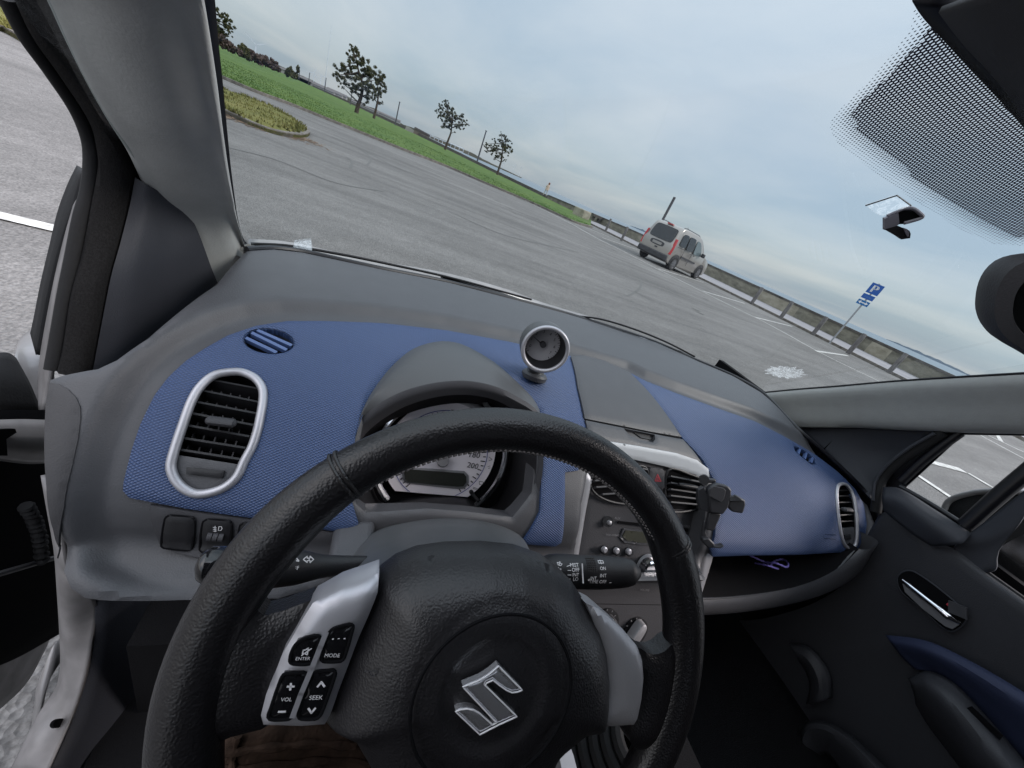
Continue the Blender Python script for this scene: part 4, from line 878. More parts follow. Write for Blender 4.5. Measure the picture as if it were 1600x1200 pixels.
BAND = [(1428,10),(1425,35),(1400,75),(1350,130),(1315,165),(1298,185),(1297,200),(1310,222),(1370,268),(1440,318),(1500,355),(1550,378),(1600,382),(1660,380),(1720,350),(1700,300),(1600,190),(1540,126),(1480,60),(1440,16)]
bq = np.array([W.ab(*p) for p in BAND])
bd = patch('shade_band', W, BAND, res=.004, thick=0, m='dots', parent=C, off=.0025)
me = bd.data; at = me.attributes.new('edge', 'FLOAT', 'POINT'); co = np.array([tuple(v.co) for v in me.vertices]); A = co[:, [0, 2]]
frame_in = bq[:16]
dd = np.full(len(A), 1e9)
for i in range(15):
    a_, b_ = bq[i], bq[i+1]; ab_ = b_ - a_; t_ = np.clip(((A - a_) @ ab_)/(ab_ @ ab_), 0, 1); dd = np.minimum(dd, np.linalg.norm(A - (a_ + t_[:, None]*ab_), axis=1))
at.data.foreach_set('value', np.clip(dd/.0095, 0, 1).astype(np.float32))
# interior mirror
mc = U(1668, 478, y=.16); MF = Frame(mc, (-.62, -.70, -.12), right=(.74,-.62,-.16))
def sq(F_, a_, b_, off, n=48, e_=.55, ca=0, cb=0): return [F_.at(ca + a_*np.sign(math.cos(t))*abs(math.cos(t))**e_, cb + b_*np.sign(math.sin(t))*abs(math.sin(t))**e_, off) for t in np.linspace(0, 2*math.pi, n, endpoint=False)]
mirR = [(1544,482),(1549,450),(1562,425),(1584,407),(1620,398),(1700,395),(1760,420),(1790,480),(1770,560),(1700,590),(1650,580),(1600,553),(1570,535),(1553,515),(1546,498)]
MFp = Frame(U(1560, 480, x=.44), (-.70, -.70, -.10))
q = closed([MFp.ab(*p) for p in mirR], 60); cq = q.mean(0)
b = MB(); rows = [list(MFp.mapn(cq + (q - cq)*s_, np.full(60, o_))) for s_, o_ in ((.66, .000), (.70, .0035), (.93, .002), (.985, -.006), (1.0, -.014), (.98, -.026), (.85, -.038), (.5, -.045), (.01, -.046))]
b.grid(rows, True); mir = b.obj('interior_mirror', 'dash2', C, 60)
b = MB(); b.add(list(MFp.mapn(cq + (q - cq)*.675, np.full(60, .0008))), [tuple(range(60))]); b.obj('mirror_glass', mat('mirror_silver', (.5, .5, .5), .03, metal=1), mir)
# ---- clear parking-ticket clip and pale patch on the screen
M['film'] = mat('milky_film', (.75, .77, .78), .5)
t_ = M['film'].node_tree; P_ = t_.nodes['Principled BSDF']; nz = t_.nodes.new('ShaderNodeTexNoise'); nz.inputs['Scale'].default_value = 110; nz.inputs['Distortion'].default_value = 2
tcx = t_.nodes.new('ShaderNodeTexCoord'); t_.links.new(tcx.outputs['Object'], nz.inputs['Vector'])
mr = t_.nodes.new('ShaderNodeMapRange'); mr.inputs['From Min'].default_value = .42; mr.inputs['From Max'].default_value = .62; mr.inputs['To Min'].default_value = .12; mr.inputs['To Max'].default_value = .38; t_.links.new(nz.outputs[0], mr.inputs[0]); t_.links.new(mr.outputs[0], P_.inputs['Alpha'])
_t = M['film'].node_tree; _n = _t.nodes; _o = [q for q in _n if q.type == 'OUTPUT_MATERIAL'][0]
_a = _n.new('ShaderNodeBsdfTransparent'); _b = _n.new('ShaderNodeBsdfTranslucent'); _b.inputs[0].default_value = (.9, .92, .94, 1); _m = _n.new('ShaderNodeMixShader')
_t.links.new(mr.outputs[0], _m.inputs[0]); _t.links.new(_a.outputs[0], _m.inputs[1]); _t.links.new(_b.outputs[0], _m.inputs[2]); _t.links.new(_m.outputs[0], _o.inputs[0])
M['clear'] = glass_mat('clear_plastic', (.80, .84, .86), .12)
b = MB(); q = [W.P(*p, .004) for p in [(463,372),(488,369),(490,386),(485,400),(464,402),(460,390)]]; b.prism(q, (0, -.004, -.003)); tag(b.obj('ticket_clip', 'film'), 'small clear plastic ticket clip at the lower left corner of the windscreen', 'clip')
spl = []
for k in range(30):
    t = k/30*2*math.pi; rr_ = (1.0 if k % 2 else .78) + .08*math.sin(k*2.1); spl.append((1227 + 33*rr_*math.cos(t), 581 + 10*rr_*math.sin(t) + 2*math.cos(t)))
patch('screen_patch', W, spl, res=.004, thick=.0005, m='film', parent=None, off=.001); tag(bpy.data.objects['screen_patch'], 'pale speckled patch on the windscreen glass above its lower right corner', 'dirt')  # pale see-through film patch with a jagged round outline
b = MB(); hz_ = [U(*p, d=.62) for p in []]
tb = empty('toll_tag_bracket', W.P(1395, 335), 'grey toll tag bracket stuck to the windscreen on a clear ridged pad', 'bracket')
zt = lambda l_: [(1200 + x_/4, 300 + y_/4) for x_, y_ in l_]
patch('adhesive_pad', W, zt([(608,72),(805,8),(893,72),(870,85),(800,110),(715,140),(690,135),(650,110)]), res=.004, thick=.001, m='film', parent=tb, off=.002)
b = MB(); q = [W.P(*p, .003) for p in zt([(608,72),(805,8),(893,72)])]; b.tube(q, .0009, 6); b.obj('pad_edge', 'dash', tb)
TF = Frame(W.P(1395, 335, .006), (-.35, -.75, -.15), right=(.8, -.3, .1))
M['tagp'] = mat('tag_bracket_plastic', (.20, .19, .22), .45)
b = MB(); q = [TF.P(*p, .0) for p in zt([(716,160),(800,128),(805,185),(800,200),(716,232)])]; b.prism(q, TF.n*.006); b.obj('bracket_body', 'tagp', tb)
b = MB(); ring_o = zt([(800,128),(850,100),(905,100),(960,140),(970,158),(945,170),(850,198),(805,200)]); q = [TF.P(*p, 0) for p in ring_o]; b.prism(q, TF.n*.002); b.obj('bracket_cup', 'void', tb)
b = MB(); b.tube(cr([TF.P(*p, .003) for p in zt([(745,150),(800,125),(850,103),(905,103),(955,138),(967,155),(945,168),(850,195)])], 40), .0022, 8); b.obj('bracket_rim', 'tagp', tb)
b = MB(); q = [TF.P(*p, .001) for p in zt([(716,228),(796,205),(868,235),(876,255),(872,282),(818,290),(790,270)])]; b.prism(q, TF.n*.006); b.obj('bracket_foot', 'black', tb)
b = MB(); q = [TF.P(*p, .0075) for p in zt([(842,222),(866,230),(878,255),(872,284),(858,262)])]; b.prism(q, TF.n*.002); b.obj('bracket_tip', 'tagp', tb)
# ---- bonnet rear edge, wipers outside
BN = [(386,378),(430,380),(470,386),(530,400),(600,414),(700,432),(790,456),(850,478),(930,502)]
bq_ = [W.P(*p)*1.04 for p in BN]; bq2 = [W.P(a_, b_ - 4.5)*1.08 for a_, b_ in BN]
loft('bonnet', [[p + (0, -.01, -.03) for p in bq_], bq_, bq2, [p + (0, .25, -.10) for p in bq2], [p + (0, .7, -.38) for p in bq2]], 40, 14, 'paint', C, .003)
def wiper(pts, arm):
    b = MB(); P_ = cr([W.P(a_, b_)*1.02 for a_, b_ in pts], 40); b.tube(P_, .0042, 8, flat=.6); o = b.obj('wiper_blade', 'rubber', C)
    b = MB(); P_ = cr([W.P(a_, b_)*1.025 for a_, b_ in arm], 30); b.tube(P_, .0065, 8, flat=.6); b.obj('wiper_arm', 'black', C); return o
wiper([(392,381),(450,384),(530,397),(600,411),(700,433),(790,457),(830,468)], [(690,432),(750,449),(800,465),(850,483),(905,498)])
wiper([(905,494),(940,499),(990,514),(1040,534),(1085,557)], [(1060,549),(1085,561)])
b = MB(); b.tube(cr([W.P(a_, b_)*1.03 for a_, b_ in [(908,500),(950,512),(1000,527),(1050,548)]], 20), .0028, 8); b.obj('wiper_trim', 'silver', C)
# ---- passenger door
door = empty('x', (0,0,0), None, None); bpy.data.objects.remove(door)
def fx(l_): return [U(a_, b_, x=x_) for a_, b_, x_ in l_]
# panel body: rows front(top) to bottom
D0 = fx([(1340,880,1.10),(1362,830,1.09),(1385,800,1.08),(1420,812,1.08),(1455,845,1.08),(1489,857,1.08),(1540,895,1.08),(1600,938,1.08),(1700,1010,1.08)])
D1 = fx([(1300,930,1.11),(1345,900,1.10),(1400,885,1.085),(1440,895,1.08),(1480,915,1.08),(1520,940,1.08),(1560,970,1.08),(1600,1000,1.08),(1700,1080,1.08)])
D2 = fx([(1200,965,1.12),(1290,975,1.115),(1360,985,1.11),(1410,992,1.10),(1450,1003,1.095),(1500,1025,1.09),(1550,1052,1.09),(1600,1082,1.09),(1700,1160,1.09)])
D3 = fx([(1090,985,1.13),(1180,1020,1.13),(1250,1040,1.13),(1330,1055,1.12),(1400,1075,1.115),(1450,1100,1.11),(1500,1130,1.11),(1560,1170,1.11),(1660,1260,1.11)])
D4 = fx([(1080,1080,1.14),(1130,1140,1.14),(1180,1200,1.14),(1250,1250,1.14),(1300,1280,1.14),(1400,1330,1.14),(1450,1360,1.14),(1500,1400,1.14),(1600,1500,1.14)])
dpan = loft('door_panel', [D0, [p + np.array([-.004, 0, 0]) for p in D0], D1, D2, D3, D4], 50, 40, 'door', C, .006)
# top block in front of the quarter window
blk = [fx([(1381,762,1.075),(1405,764,1.07),(1460,797,1.07),(1517,834,1.07)]), fx([(1379,778,1.05),(1405,782,1.045),(1450,812,1.045),(1500,850,1.05)]), fx([(1381,797,1.06),(1402,815,1.055),(1432,838,1.055),(1455,852,1.06),])]
loft('door_corner_block', blk, 20, 12, 'sail', C, .004)
# A-pillar sail behind the dash (dark triangle) 
loft('corner_trim', [fx([(1246,668,1.10),(1320,668,1.10),(1400,671,1.095),(1458,674,1.09)]), fx([(1300,715,1.10),(1340,712,1.11),(1385,712,1.115),(1415,712,1.11)]), fx([(1362,782,1.09),(1366,772,1.10),(1372,764,1.10),(1380,755,1.10)])], 20, 16, 'sail', C, .004)
b = MB(); b.tube(cr(fx([(1474,675,1.085),(1435,700,1.085),(1400,725,1.085),(1378,748,1.085),(1372,775,1.08),(1368,800,1.08)]), 30), .010, 10); b.obj('door_seal', 'rubber', C)
b = MB(); b.tube(cr(fx([(1460,677,1.07),(1420,700,1.07),(1385,728,1.07),(1368,752,1.07),(1364,782,1.068)]), 30), .003, 8); b.obj('trim_edge', 'sail', C)
b = MB()
for seg, r_ in (([(1500,676,1.095),(1475,694,1.095),(1440,722,1.095),(1408,752,1.095)], .009), ([(1406,760,1.09),(1450,785,1.09),(1503,818,1.09)], .005), ([(1508,822,1.085),(1560,775,1.085),(1620,725,1.085)], .0125), ([(1490,676,1.10),(1560,677,1.10),(1700,679,1.10)], .004)):
    b.tube(cr(fx(seg), 20), r_, 10)
b.obj('quarter_window_frame', 'frit', C)
b = MB(); b.prism(fx([(1450,672,1.112),(1512,672,1.112),(1414,762,1.112),(1372,775,1.112),(1380,745,1.112)]), (.003,0,0)); b.obj('quarter_window_band', 'frit', C)
b = MB(); b.prism(fx([(1500,676,1.10),(1408,755,1.10),(1506,820,1.10),(1620,722,1.10),(1620,678,1.10)]), (.003,0,0)); b.obj('quarter_window', 'sideglass', C)
loft('mirror_corner_trim', [fx([(1517,834,1.08),(1560,800,1.08),(1620,752,1.08)]), fx([(1500,848,1.075),(1545,840,1.075),(1600,808,1.075)]), fx([(1490,857,1.08),(1530,866,1.08),(1562,858,1.08)]), fx([(1540,896,1.08),(1556,890,1.08),(1558,872,1.08)])], 16, 12, 'sail', C, .004)
b = MB(); b.tube(cr(fx([(1489,856,1.085),(1540,894,1.085),(1600,937,1.085),(1700,1008,1.085)]), 20), .005, 8); b.obj('window_seal', 'rubber', C)
# exterior mirror
b = MB(); q = closed(fx([(1474,800,1.30),(1486,782,1.30),(1520,772,1.30),(1560,769,1.30),(1610,772,1.30),(1660,800,1.30),(1660,900,1.30),(1600,925,1.30),(1560,905,1.30),(1520,870,1.30),(1490,830,1.30)]), 50)
cq3 = q.mean(0); rows = [[cq3 + (p - cq3)*s_ + np.array([dx, dx*.45, 0]) for p in q] for s_, dx in ((.6, .0), (.96, .0), (1, .01), (.97, .03), (.7, .06), (.05, .07))]
b.grid(rows, True); b.add(rows[0], [tuple(range(50))]); em = b.obj('exterior_mirror', 'rubber', C, 60)
b = MB(); b.tube(cr(fx([(1473,802,1.30),(1484,782,1.30),(1520,770,1.30),(1560,767,1.30),(1625,771,1.30)]), 40), .006, 10); b.obj('mirror_cap', 'paint', em)
b = MB(); b.prism(fx([(1557,880,1.22),(1558,866,1.22),(1566,854,1.22),(1585,842,1.22),(1640,815,1.22),(1660,930,1.22),(1600,908,1.22),(1568,893,1.22)]), (-.003, 0, 0)); b.obj('mirror_glass', mat('outside_mirror_silver', (.62, .62, .60), .15, metal=1), em)
# handle
HP_ = [(1405,907,1.08),(1409,897,1.08),(1420,892,1.08),(1432,894,1.08),(1470,920,1.08),(1508,953,1.08),(1514,962,1.08),(1505,978,1.08),(1490,986,1.08),(1478,982,1.08),(1440,948,1.08),(1412,925,1.08)]
hx_ = np.array(fx(HP_)) + (-.006, 0, 0)
b = MB(); ctr = hx_.mean(0); qq = closed(hx_, 48); b.grid([list(qq), [ctr + (p - ctr)*.92 + (.022, 0, 0) for p in qq]], True); b.add([ctr + (p - ctr)*.92 + (.022, 0, 0) for p in qq], [tuple(range(48))])
hb_ = b.obj('handle_recess', 'void', dpan)
b = MB(); b.add([p + np.array([-.0015, 0, 0]) for p in qq], [tuple(range(48))]); hb2 = b.obj('handle_cavity', 'void', dpan)
b = MB(); b.ring(qq, .0018, 8); b.obj('handle_surround', 'sail', dpan)
hl = cr(fx([(1410,906,1.066),(1425,918,1.064),(1450,938,1.062),(1468,952,1.062),(1480,962,1.064),(1500,974,1.068)]), 30)
b = MB(); b.tube(hl, np.interp(np.arange(30), [0,4,18,24,29], [.002,.0042,.0052,.0065,.003]), 12); b.obj('door_handle', 'chrome', dpan)
b = MB(); b.prism(fx([(1410,912,1.066),(1450,944,1.064),(1478,966,1.064),(1498,976,1.066),(1488,983,1.068),(1476,978,1.068),(1440,950,1.068),(1414,925,1.068)]), (.004,0,0)); b.obj('handle_pull', 'silver2', dpan)
b = MB(); b.prism(fx([(1478,944,1.066),(1485,939,1.066),(1489,943,1.066),(1482,948,1.066)]), (.003,0,0)); b.obj('lock_mark', 'red', dpan)
b = MB(); b.box(U(1497, 953, x=1.066), (0,.010,-.006), (0,.006,.008), (.003,0,0)); b.obj('lock_lever', 'dash2', dpan)
# blue insert and armrest
A0 = fx([(1384,993,1.085),(1450,1003,1.07),(1520,1036,1.06),(1600,1083,1.055),(1700,1150,1.05)])
A1 = fx([(1392,1003,1.075),(1450,1018,1.055),(1520,1052,1.045),(1600,1102,1.04),(1700,1170,1.035)])
A2 = fx([(1410,1026,1.085),(1455,1040,1.075),(1520,1080,1.065),(1600,1150,1.06),(1700,1240,1.055)])
A3 = fx([(1430,1045,1.09),(1470,1055,1.085),(1530,1110,1.08),(1600,1185,1.075),(1700,1290,1.07)])
loft('blue_insert', [A0, A1, A2, A3], 30, 18, 'bluedoor', dpan, .004)
P0 = fx([(1420,1062,1.08),(1450,1050,1.07),(1490,1068,1.06),(1540,1120,1.05),(1600,1190,1.04),(1680,1290,1.03)])
P1 = fx([(1424,1068,1.05),(1450,1072,1.03),(1490,1105,1.015),(1540,1160,1.01),(1590,1220,1.0),(1640,1290,1.0)])
P2 = fx([(1430,1085,1.06),(1455,1110,1.04),(1490,1150,1.03),(1530,1200,1.02),(1560,1240,1.02),(1600,1300,1.02)])
P3 = fx([(1432,1100,1.09),(1450,1130,1.09),(1480,1170,1.09),(1510,1210,1.09),(1540,1250,1.09),(1580,1310,1.09)])
loft('armrest', [P0, P1, P2, P3], 30, 18, 'door', dpan, .004)
b = MB(); b.prism(fx([(1511,1106,1.03),(1519,1103,1.03),(1568,1150,1.028),(1563,1156,1.028)]), (-.003,0,0)); b.obj('window_switch_slot', 'void', dpan)
loft('door_pocket', [fx([(1252,1150,1.08),(1258,1132,1.08),(1290,1128,1.08),(1330,1150,1.08),(1400,1215,1.08)]), fx([(1253,1160,1.06),(1262,1140,1.06),(1290,1138,1.06),(1325,1160,1.06),(1385,1225,1.06)]), fx([(1270,1200,1.09),(1280,1180,1.09),(1295,1180,1.09),(1310,1200,1.09),(1350,1240,1.09)])], 20, 8, 'door', dpan, .003)
loft('speaker_grille', [fx([(1232,1005,1.10),(1265,1012,1.10),(1295,1050,1.10),(1300,1090,1.10)]), fx([(1242,1020,1.08),(1262,1030,1.08),(1280,1062,1.08),(1282,1096,1.08)]), fx([(1250,1035,1.10),(1258,1045,1.10),(1266,1070,1.10),(1262,1100,1.10)])], 20, 8, 'door', dpan, .003)
# ---- phone holder clipped to the centre vent
ph = empty('phone_holder', U(1110, 780, x=.585), 'black phone holder clipped to the right centre air vent', 'phone holder')
PF = Frame(U(1118, 775, x=.57), (-.45, -.80, .40))
def zp(l_): return [(850 + x_/4, 650 + y_/4) for x_, y_ in l_]
M['holder'] = mat('holder_plastic', (.028, .028, .032), .45, grain=600, gs=.1)
def slab(name, pts, off, th, m_='holder', bev=.0025):
    b = MB(); b.prism([PF.P(*p, off) for p in zp(pts)], PF.n*th); o = b.obj(name, m_, ph)
    md = o.modifiers.new('bev', 'BEVEL'); md.width = bev; md.segments = 3; md.limit_method = 'ANGLE'; return o
slab('holder_body', [(1005,450),(1025,425),(1070,412),(1130,425),(1152,450),(1150,490),(1130,560),(1100,600),(1020,590),(1010,500)], 0, .012)
slab('holder_face', [(1035,455),(1060,435),(1120,448),(1135,465),(1125,510),(1105,540),(1030,500)], .012, .002, 'dash2', .001)
slab('clamp_arm', [(950,450),(985,430),(1000,470),(1050,510),(1052,520),(1035,525),(1010,590),(960,570),(945,510)], -.002, .010)
slab('clamp_arm', [(1150,500),(1190,485),(1240,515),(1243,545),(1225,598),(1160,588),(1130,555)], -.002, .010)
slab('clamp_pad', [(1155,505),(1190,492),(1235,520),(1236,530),(1150,530)], .009, .003, 'gloss', .001)
slab('holder_stem', [(1020,590),(1095,600),(1080,640),(1048,708),(1000,700),(1010,640)], -.002, .009)
slab('holder_stem', [(990,650),(1005,650),(1005,720),(1012,745),(975,745)], -.002, .006)
slab('holder_foot', [(970,745),(1010,742),(1045,775),(1048,800),(1010,808),(975,775)], .0, .014)
slab('holder_foot', [(1045,795),(1075,800),(1105,790),(1107,800),(1085,812),(1045,808)], .006, .010, 'holder', .001)
b = MB(); b.tube([PF.P(1100, 750, -.0), PF.P(1100, 748, -.04)], .008, 12); b.obj('vent_clip', 'black', ph)
slab('holder_knob', [(1000,385),(1060,385),(1062,408),(1000,412)], -.01, .010)
#@@OUT
# ================================================================== OUTSIDE
def ground_mat():
    m = bpy.data.materials.new('worn_asphalt'); m.use_nodes = True; t = m.node_tree; p = t.nodes['Principled BSDF']; p.inputs['Roughness'].default_value = .85; p.inputs['Specular IOR Level'].default_value = .25
    tcn = t.nodes.new('ShaderNodeTexCoord')
    def nz(scale, rot=0, sc_=(1,1,1), det=6, rough=.6):
        mpn = t.nodes.new('ShaderNodeMapping'); mpn.inputs['Rotation'].default_value = (0,0,rot); mpn.inputs['Scale'].default_value = sc_; t.links.new(tcn.outputs['Object'], mpn.inputs[0])
        n_ = t.nodes.new('ShaderNodeTexNoise'); n_.inputs['Scale'].default_value = scale; n_.inputs['Detail'].default_value = det; n_.inputs['Roughness'].default_value = rough; t.links.new(mpn.outputs[0], n_.inputs['Vector']); return n_.outputs[0]
    def mr(v, a, b_, c_, d_):
        r_ = t.nodes.new('ShaderNodeMapRange'); t.links.new(v, r_.inputs[0]); r_.inputs[1].default_value = a; r_.inputs[2].default_value = b_; r_.inputs[3].default_value = c_; r_.inputs[4].default_value = d_; return r_.outputs[0]
    big = mr(nz(.35), .3, .7, .82, 1.16); streak = mr(nz(1.0, R(-35), (.16, 1.6, 1), 4), .35, .65, .84, 1.14); fine = mr(nz(90, det=3), .35, .65, .72, 1.28); mid_ = mr(nz(9, det=4), .3, .7, .9, 1.1)
    streak2 = mr(nz(.6, R(20), (.12, 2.2, 1), 5), .55, .70, 1.0, .80)
    v = mth('MULTIPLY', mth('MULTIPLY', big, streak, t), mth('MULTIPLY', mth('MULTIPLY', fine, streak2, t), mid_, t), t)
    mm = t.nodes.new('ShaderNodeMix'); mm.data_type = 'RGBA'; mm.blend_type = 'MULTIPLY'; mm.inputs[0].default_value = 1; mm.inputs[6].default_value = (.152, .146, .142, 1); t.links.new(v, mm.inputs[7]); t.links.new(mm.outputs[2], p.inputs['Base Color'])
    vo = t.nodes.new('ShaderNodeTexVoronoi'); vo.inputs['Scale'].default_value = 75; t.links.new(tcn.outputs['Object'], vo.inputs['Vector'])
    bu = t.nodes.new('ShaderNodeBump'); bu.inputs['Strength'].default_value = .9; bu.inputs['Distance'].default_value = .008; t.links.new(vo.outputs['Distance'], bu.inputs['Height']); t.links.new(bu.outputs[0], p.inputs['Normal'])
    return m
M['asphalt'] = ground_mat()
def var_mat(name, c1, c2, scale, rough=.95, bump=.0, sc_=(1,1,1), bs=40, detail=8):
    m = bpy.data.materials.new(name); m.use_nodes = True; t = m.node_tree; p = t.nodes['Principled BSDF']; p.inputs['Roughness'].default_value = rough; p.inputs['Specular IOR Level'].default_value = .2
    tcn = t.nodes.new('ShaderNodeTexCoord'); mpn = t.nodes.new('ShaderNodeMapping'); mpn.inputs['Scale'].default_value = sc_; t.links.new(tcn.outputs['Object'], mpn.inputs[0])
    n_ = t.nodes.new('ShaderNodeTexNoise'); n_.inputs['Scale'].default_value = scale; n_.inputs['Detail'].default_value = detail; n_.inputs['Roughness'].default_value = .65; t.links.new(mpn.outputs[0], n_.inputs['Vector'])
    r_ = t.nodes.new('ShaderNodeValToRGB'); r_.color_ramp.elements[0].position = .35; r_.color_ramp.elements[1].position = .65; r_.color_ramp.elements[0].color = (*c1, 1); r_.color_ramp.elements[1].color = (*c2, 1)
    t.links.new(n_.outputs[0], r_.inputs[0]); t.links.new(r_.outputs[0], p.inputs['Base Color'])
    if bump:
        n2 = t.nodes.new('ShaderNodeTexNoise'); n2.inputs['Scale'].default_value = bs; n2.inputs['Detail'].default_value = 4; t.links.new(tcn.outputs['Object'], n2.inputs['Vector'])
        bu = t.nodes.new('ShaderNodeBump'); bu.inputs['Strength'].default_value = bump; bu.inputs['Distance'].default_value = .05; t.links.new(n2.outputs[0], bu.inputs['Height']); t.links.new(bu.outputs[0], p.inputs['Normal'])
    return m
M['grass'] = var_mat('mown_grass', (.042, .090, .020), (.100, .150, .036), .8, bump=.6, bs=12)
M['drygrass'] = var_mat('dry_verge_grass', (.105, .112, .030), (.165, .150, .046), 2.0, bump=.8, bs=25)
M['kerb'] = var_mat('kerb_stone', (.10, .09, .08), (.22, .20, .18), 6, bump=.4)
M['concrete'] = var_mat('weathered_concrete', (.11, .105, .085), (.25, .235, .19), 1.2, bump=.3, sc_=(1,1,2.2))
M['coping'] = var_mat('dark_wet_coping', (.06, .055, .05), (.13, .12, .11), 2, bump=.3)
M['path'] = var_mat('promenade_paving', (.21, .205, .22), (.28, .27, .285), .8)
M['line'] = var_mat('worn_line_paint', (.30, .295, .28), (.60, .59, .57), 14, rough=.7)
M['wood'] = var_mat('weathered_post_wood', (.09, .085, .085), (.19, .18, .18), 20, sc_=(1,1,.2))
M['bark'] = var_mat('pine_bark', (.04, .03, .025), (.09, .07, .055), 6)
M['needle'] = var_mat('pine_needles', (.026, .032, .013), (.10, .095, .045), 3, rough=.9)
M['shrub'] = var_mat('bare_shrubs', (.05, .035, .032), (.12, .09, .08), 2)
M['steel'] = mat('galvanised_post', (.33, .34, .36), .5, metal=.4)
M['lamp'] = mat('dark_lamp_post', (.06, .06, .07), .6)
M['turb'] = mat('turbine_white', (.50, .54, .60), .6)
M['signblue'] = mat('sign_blue', (.008, .085, .36), .4); M['signwhite'] = mat('sign_white', (.7, .72, .75), .5); M['signback'] = mat('sign_back', (.2, .2, .22), .5)
M['sea'] = mat('sea_water', (.09, .13, .17), .28, grain=.6, gs=.5, dist=.5, spec=.5)
M['earth'] = var_mat('coast_ground', (.06, .065, .05), (.13, .12, .10), .02)
M['leaf'] = var_mat('leaf_litter', (.10, .055, .03), (.24, .18, .13), 9)
M['whitewall'] = mat('pale_render_wall', (.27, .26, .25), .8); M['rooft'] = mat('dark_roof', (.10, .09, .09), .8)
def flat(name, pts, z_, m_, kind='structure', label=None, cat=None):
    b = MB(); b.add([(p[0], p[1], z_) for p in pts], [tuple(range(len(pts)))]); o = b.obj(name, m_); 
    return tag(o, label, cat, None, kind)
WALL = [(24.8,-60),(24.7,-20),(24.6,0),(24.4,10),(24.1,15),(23.3,22),(21.9,30),(19.6,38),(17.6,50),(15.0,70),(10.0,118),(0,170),(-30,290),(-110,520)]
wl = cr(WALL, 220)
gpts = [(p[0] + .3, p[1], GZ) for p in wl] + [(-420,1300,GZ), (-1500,1300,GZ), (-1500,-60,GZ)]
b = MB(); b.add(gpts, [tuple(range(len(gpts)))]); tag(b.obj('ground', 'asphalt'), kind='structure')
b = MB(); b.add([(x_, y_, GZ - 2.2) for x_, y_ in [(-1400,-9000),(15000,-9000),(15000,16000),(-1400,16000)]], [(0,1,2,3)]); tag(b.obj('sea', 'sea'), kind='structure')
# strip with thickness along a polyline
def strip(b, L_, w_, z0, z1):
    L_ = np.array(L_, float)[:, :2]; T = np.gradient(L_, axis=0); T /= np.linalg.norm(T, axis=1)[:, None]; nn = np.c_[-T[:, 1], T[:, 0]]*w_
    a, c = L_, L_ + nn
    rows = [[(p[0], p[1], z0) for p in a], [(p[0], p[1], z1) for p in a], [(p[0], p[1], z1) for p in c], [(p[0], p[1], z0) for p in c]]
    b.grid(rows); return b
# far lawn
K = [G(*p) for p in [(240,76),(300,102),(355,126),(400,145),(450,163),(500,183),(550,203),(620,231),(700,262),(760,288),(815,311),(860,331),(895,347),(922,355)]]
K = [p for p in K]
farpts = [(19.0, 39.0), (17.3, 50), (14.7, 70), (9.6, 118), (-.6, 170), (-31, 290), (-111, 515), (-500, 515), (-300, 60)]
b = MB(); pts = [(p[0], p[1], GZ + .09) for p in K] + [(x_, y_, GZ + .09) for x_, y_ in farpts]; b.add(pts, [tuple(range(len(pts)))]); tag(b.obj('lawn', 'grass'), kind='structure')
b = MB(); strip(b, cr([p[:2] for p in K], 80), -.16, GZ - .05, GZ + .105); tag(b.obj('kerb', 'kerb'), kind='structure')
b = MB()
for k in range(12000):
    t = rng.random(); i = rng.integers(0, len(K) - 1); base = lerp(K[i], K[i+1], t)[:2]; d_ = rng.random()**1.5*30; p = base + np.array([-.25, 1.0])*d_*.9 + np.array([0, .2])
    if p[0] > 18: continue
    h_ = .02 + rng.random()*.04; w_ = .015 + .02*rng.random(); a_ = rng.random()*3.14; dx, dy = math.cos(a_)*w_, math.sin(a_)*w_; b.add([(p[0]-dx, p[1]-dy, GZ+.08), (p[0]+dx, p[1]+dy, GZ+.08), (p[0]+rng.normal()*.03, p[1], GZ+.09+h_)], [(0,1,2)])
tag(b.obj('lawn_grass', 'grass'), 'short green mown grass of the lawn behind the car park', 'grass', None, 'stuff')
# island
IS = [G(*p) for p in [(484,211),(478,203),(462,192),(440,178),(410,165),(385,156),(357,148),(300,128),(200,88),(110,55),(45,22),(0,3),(-60,-20),(-60,35),(0,48),(50,74),(110,92),(200,125),(300,160),(358,181),(380,192),(400,200),(425,209),(450,214),(470,216)]]
isl = closed([p[:2] for p in IS], 90)
def noi(x_, y_, s_): return noise.noise(Vector((x_*s_, y_*s_, .3)))
ic_ = isl.mean(0)
O = [np.array(p) for p in isl]
_S = Frame((0,0,GZ), (0,0,1), up=(0,1,0))
def isd(A, dd): return .06 + .07*np.minimum(dd/.5, 1) + np.array([noi(a, b_, 1.5)*.04 for a, b_ in A])*np.minimum(dd/.3, 1)
s_is = patch('verge', _S, [tuple(np.array([ (np.array([p[0], p[1], GZ]) - _S.o) @ _S.u, (np.array([p[0], p[1], GZ]) - _S.o) @ _S.v])) for p in isl], res=.25, disp=isd, thick=.1, m='drygrass', px=False); tag(s_is, kind='structure')
b = MB(); seg = np.vstack([isl, isl[:1]]); 
strip(b, seg, .12, GZ - .02, GZ + .08); tag(b.obj('verge_kerb', 'kerb'), kind='structure')
b = MB()
for k in range(7000):
    i = rng.integers(0, 90); p = lerp(ic_, isl[i], math.sqrt(rng.random())*.98); h_ = .05 + rng.random()*.08; a_ = rng.random()*3.14; w_ = .012 + .02*rng.random(); dx, dy = math.cos(a_)*w_, math.sin(a_)*w_
    if not inpoly(np.array([p]), isl)[0]: continue
    b.add([(p[0]-dx, p[1]-dy, GZ+.08), (p[0]+dx, p[1]+dy, GZ+.08), (p[0]+rng.normal()*.03, p[1]+rng.normal()*.03, GZ+.115+h_*.5)], [(0,1,2)])
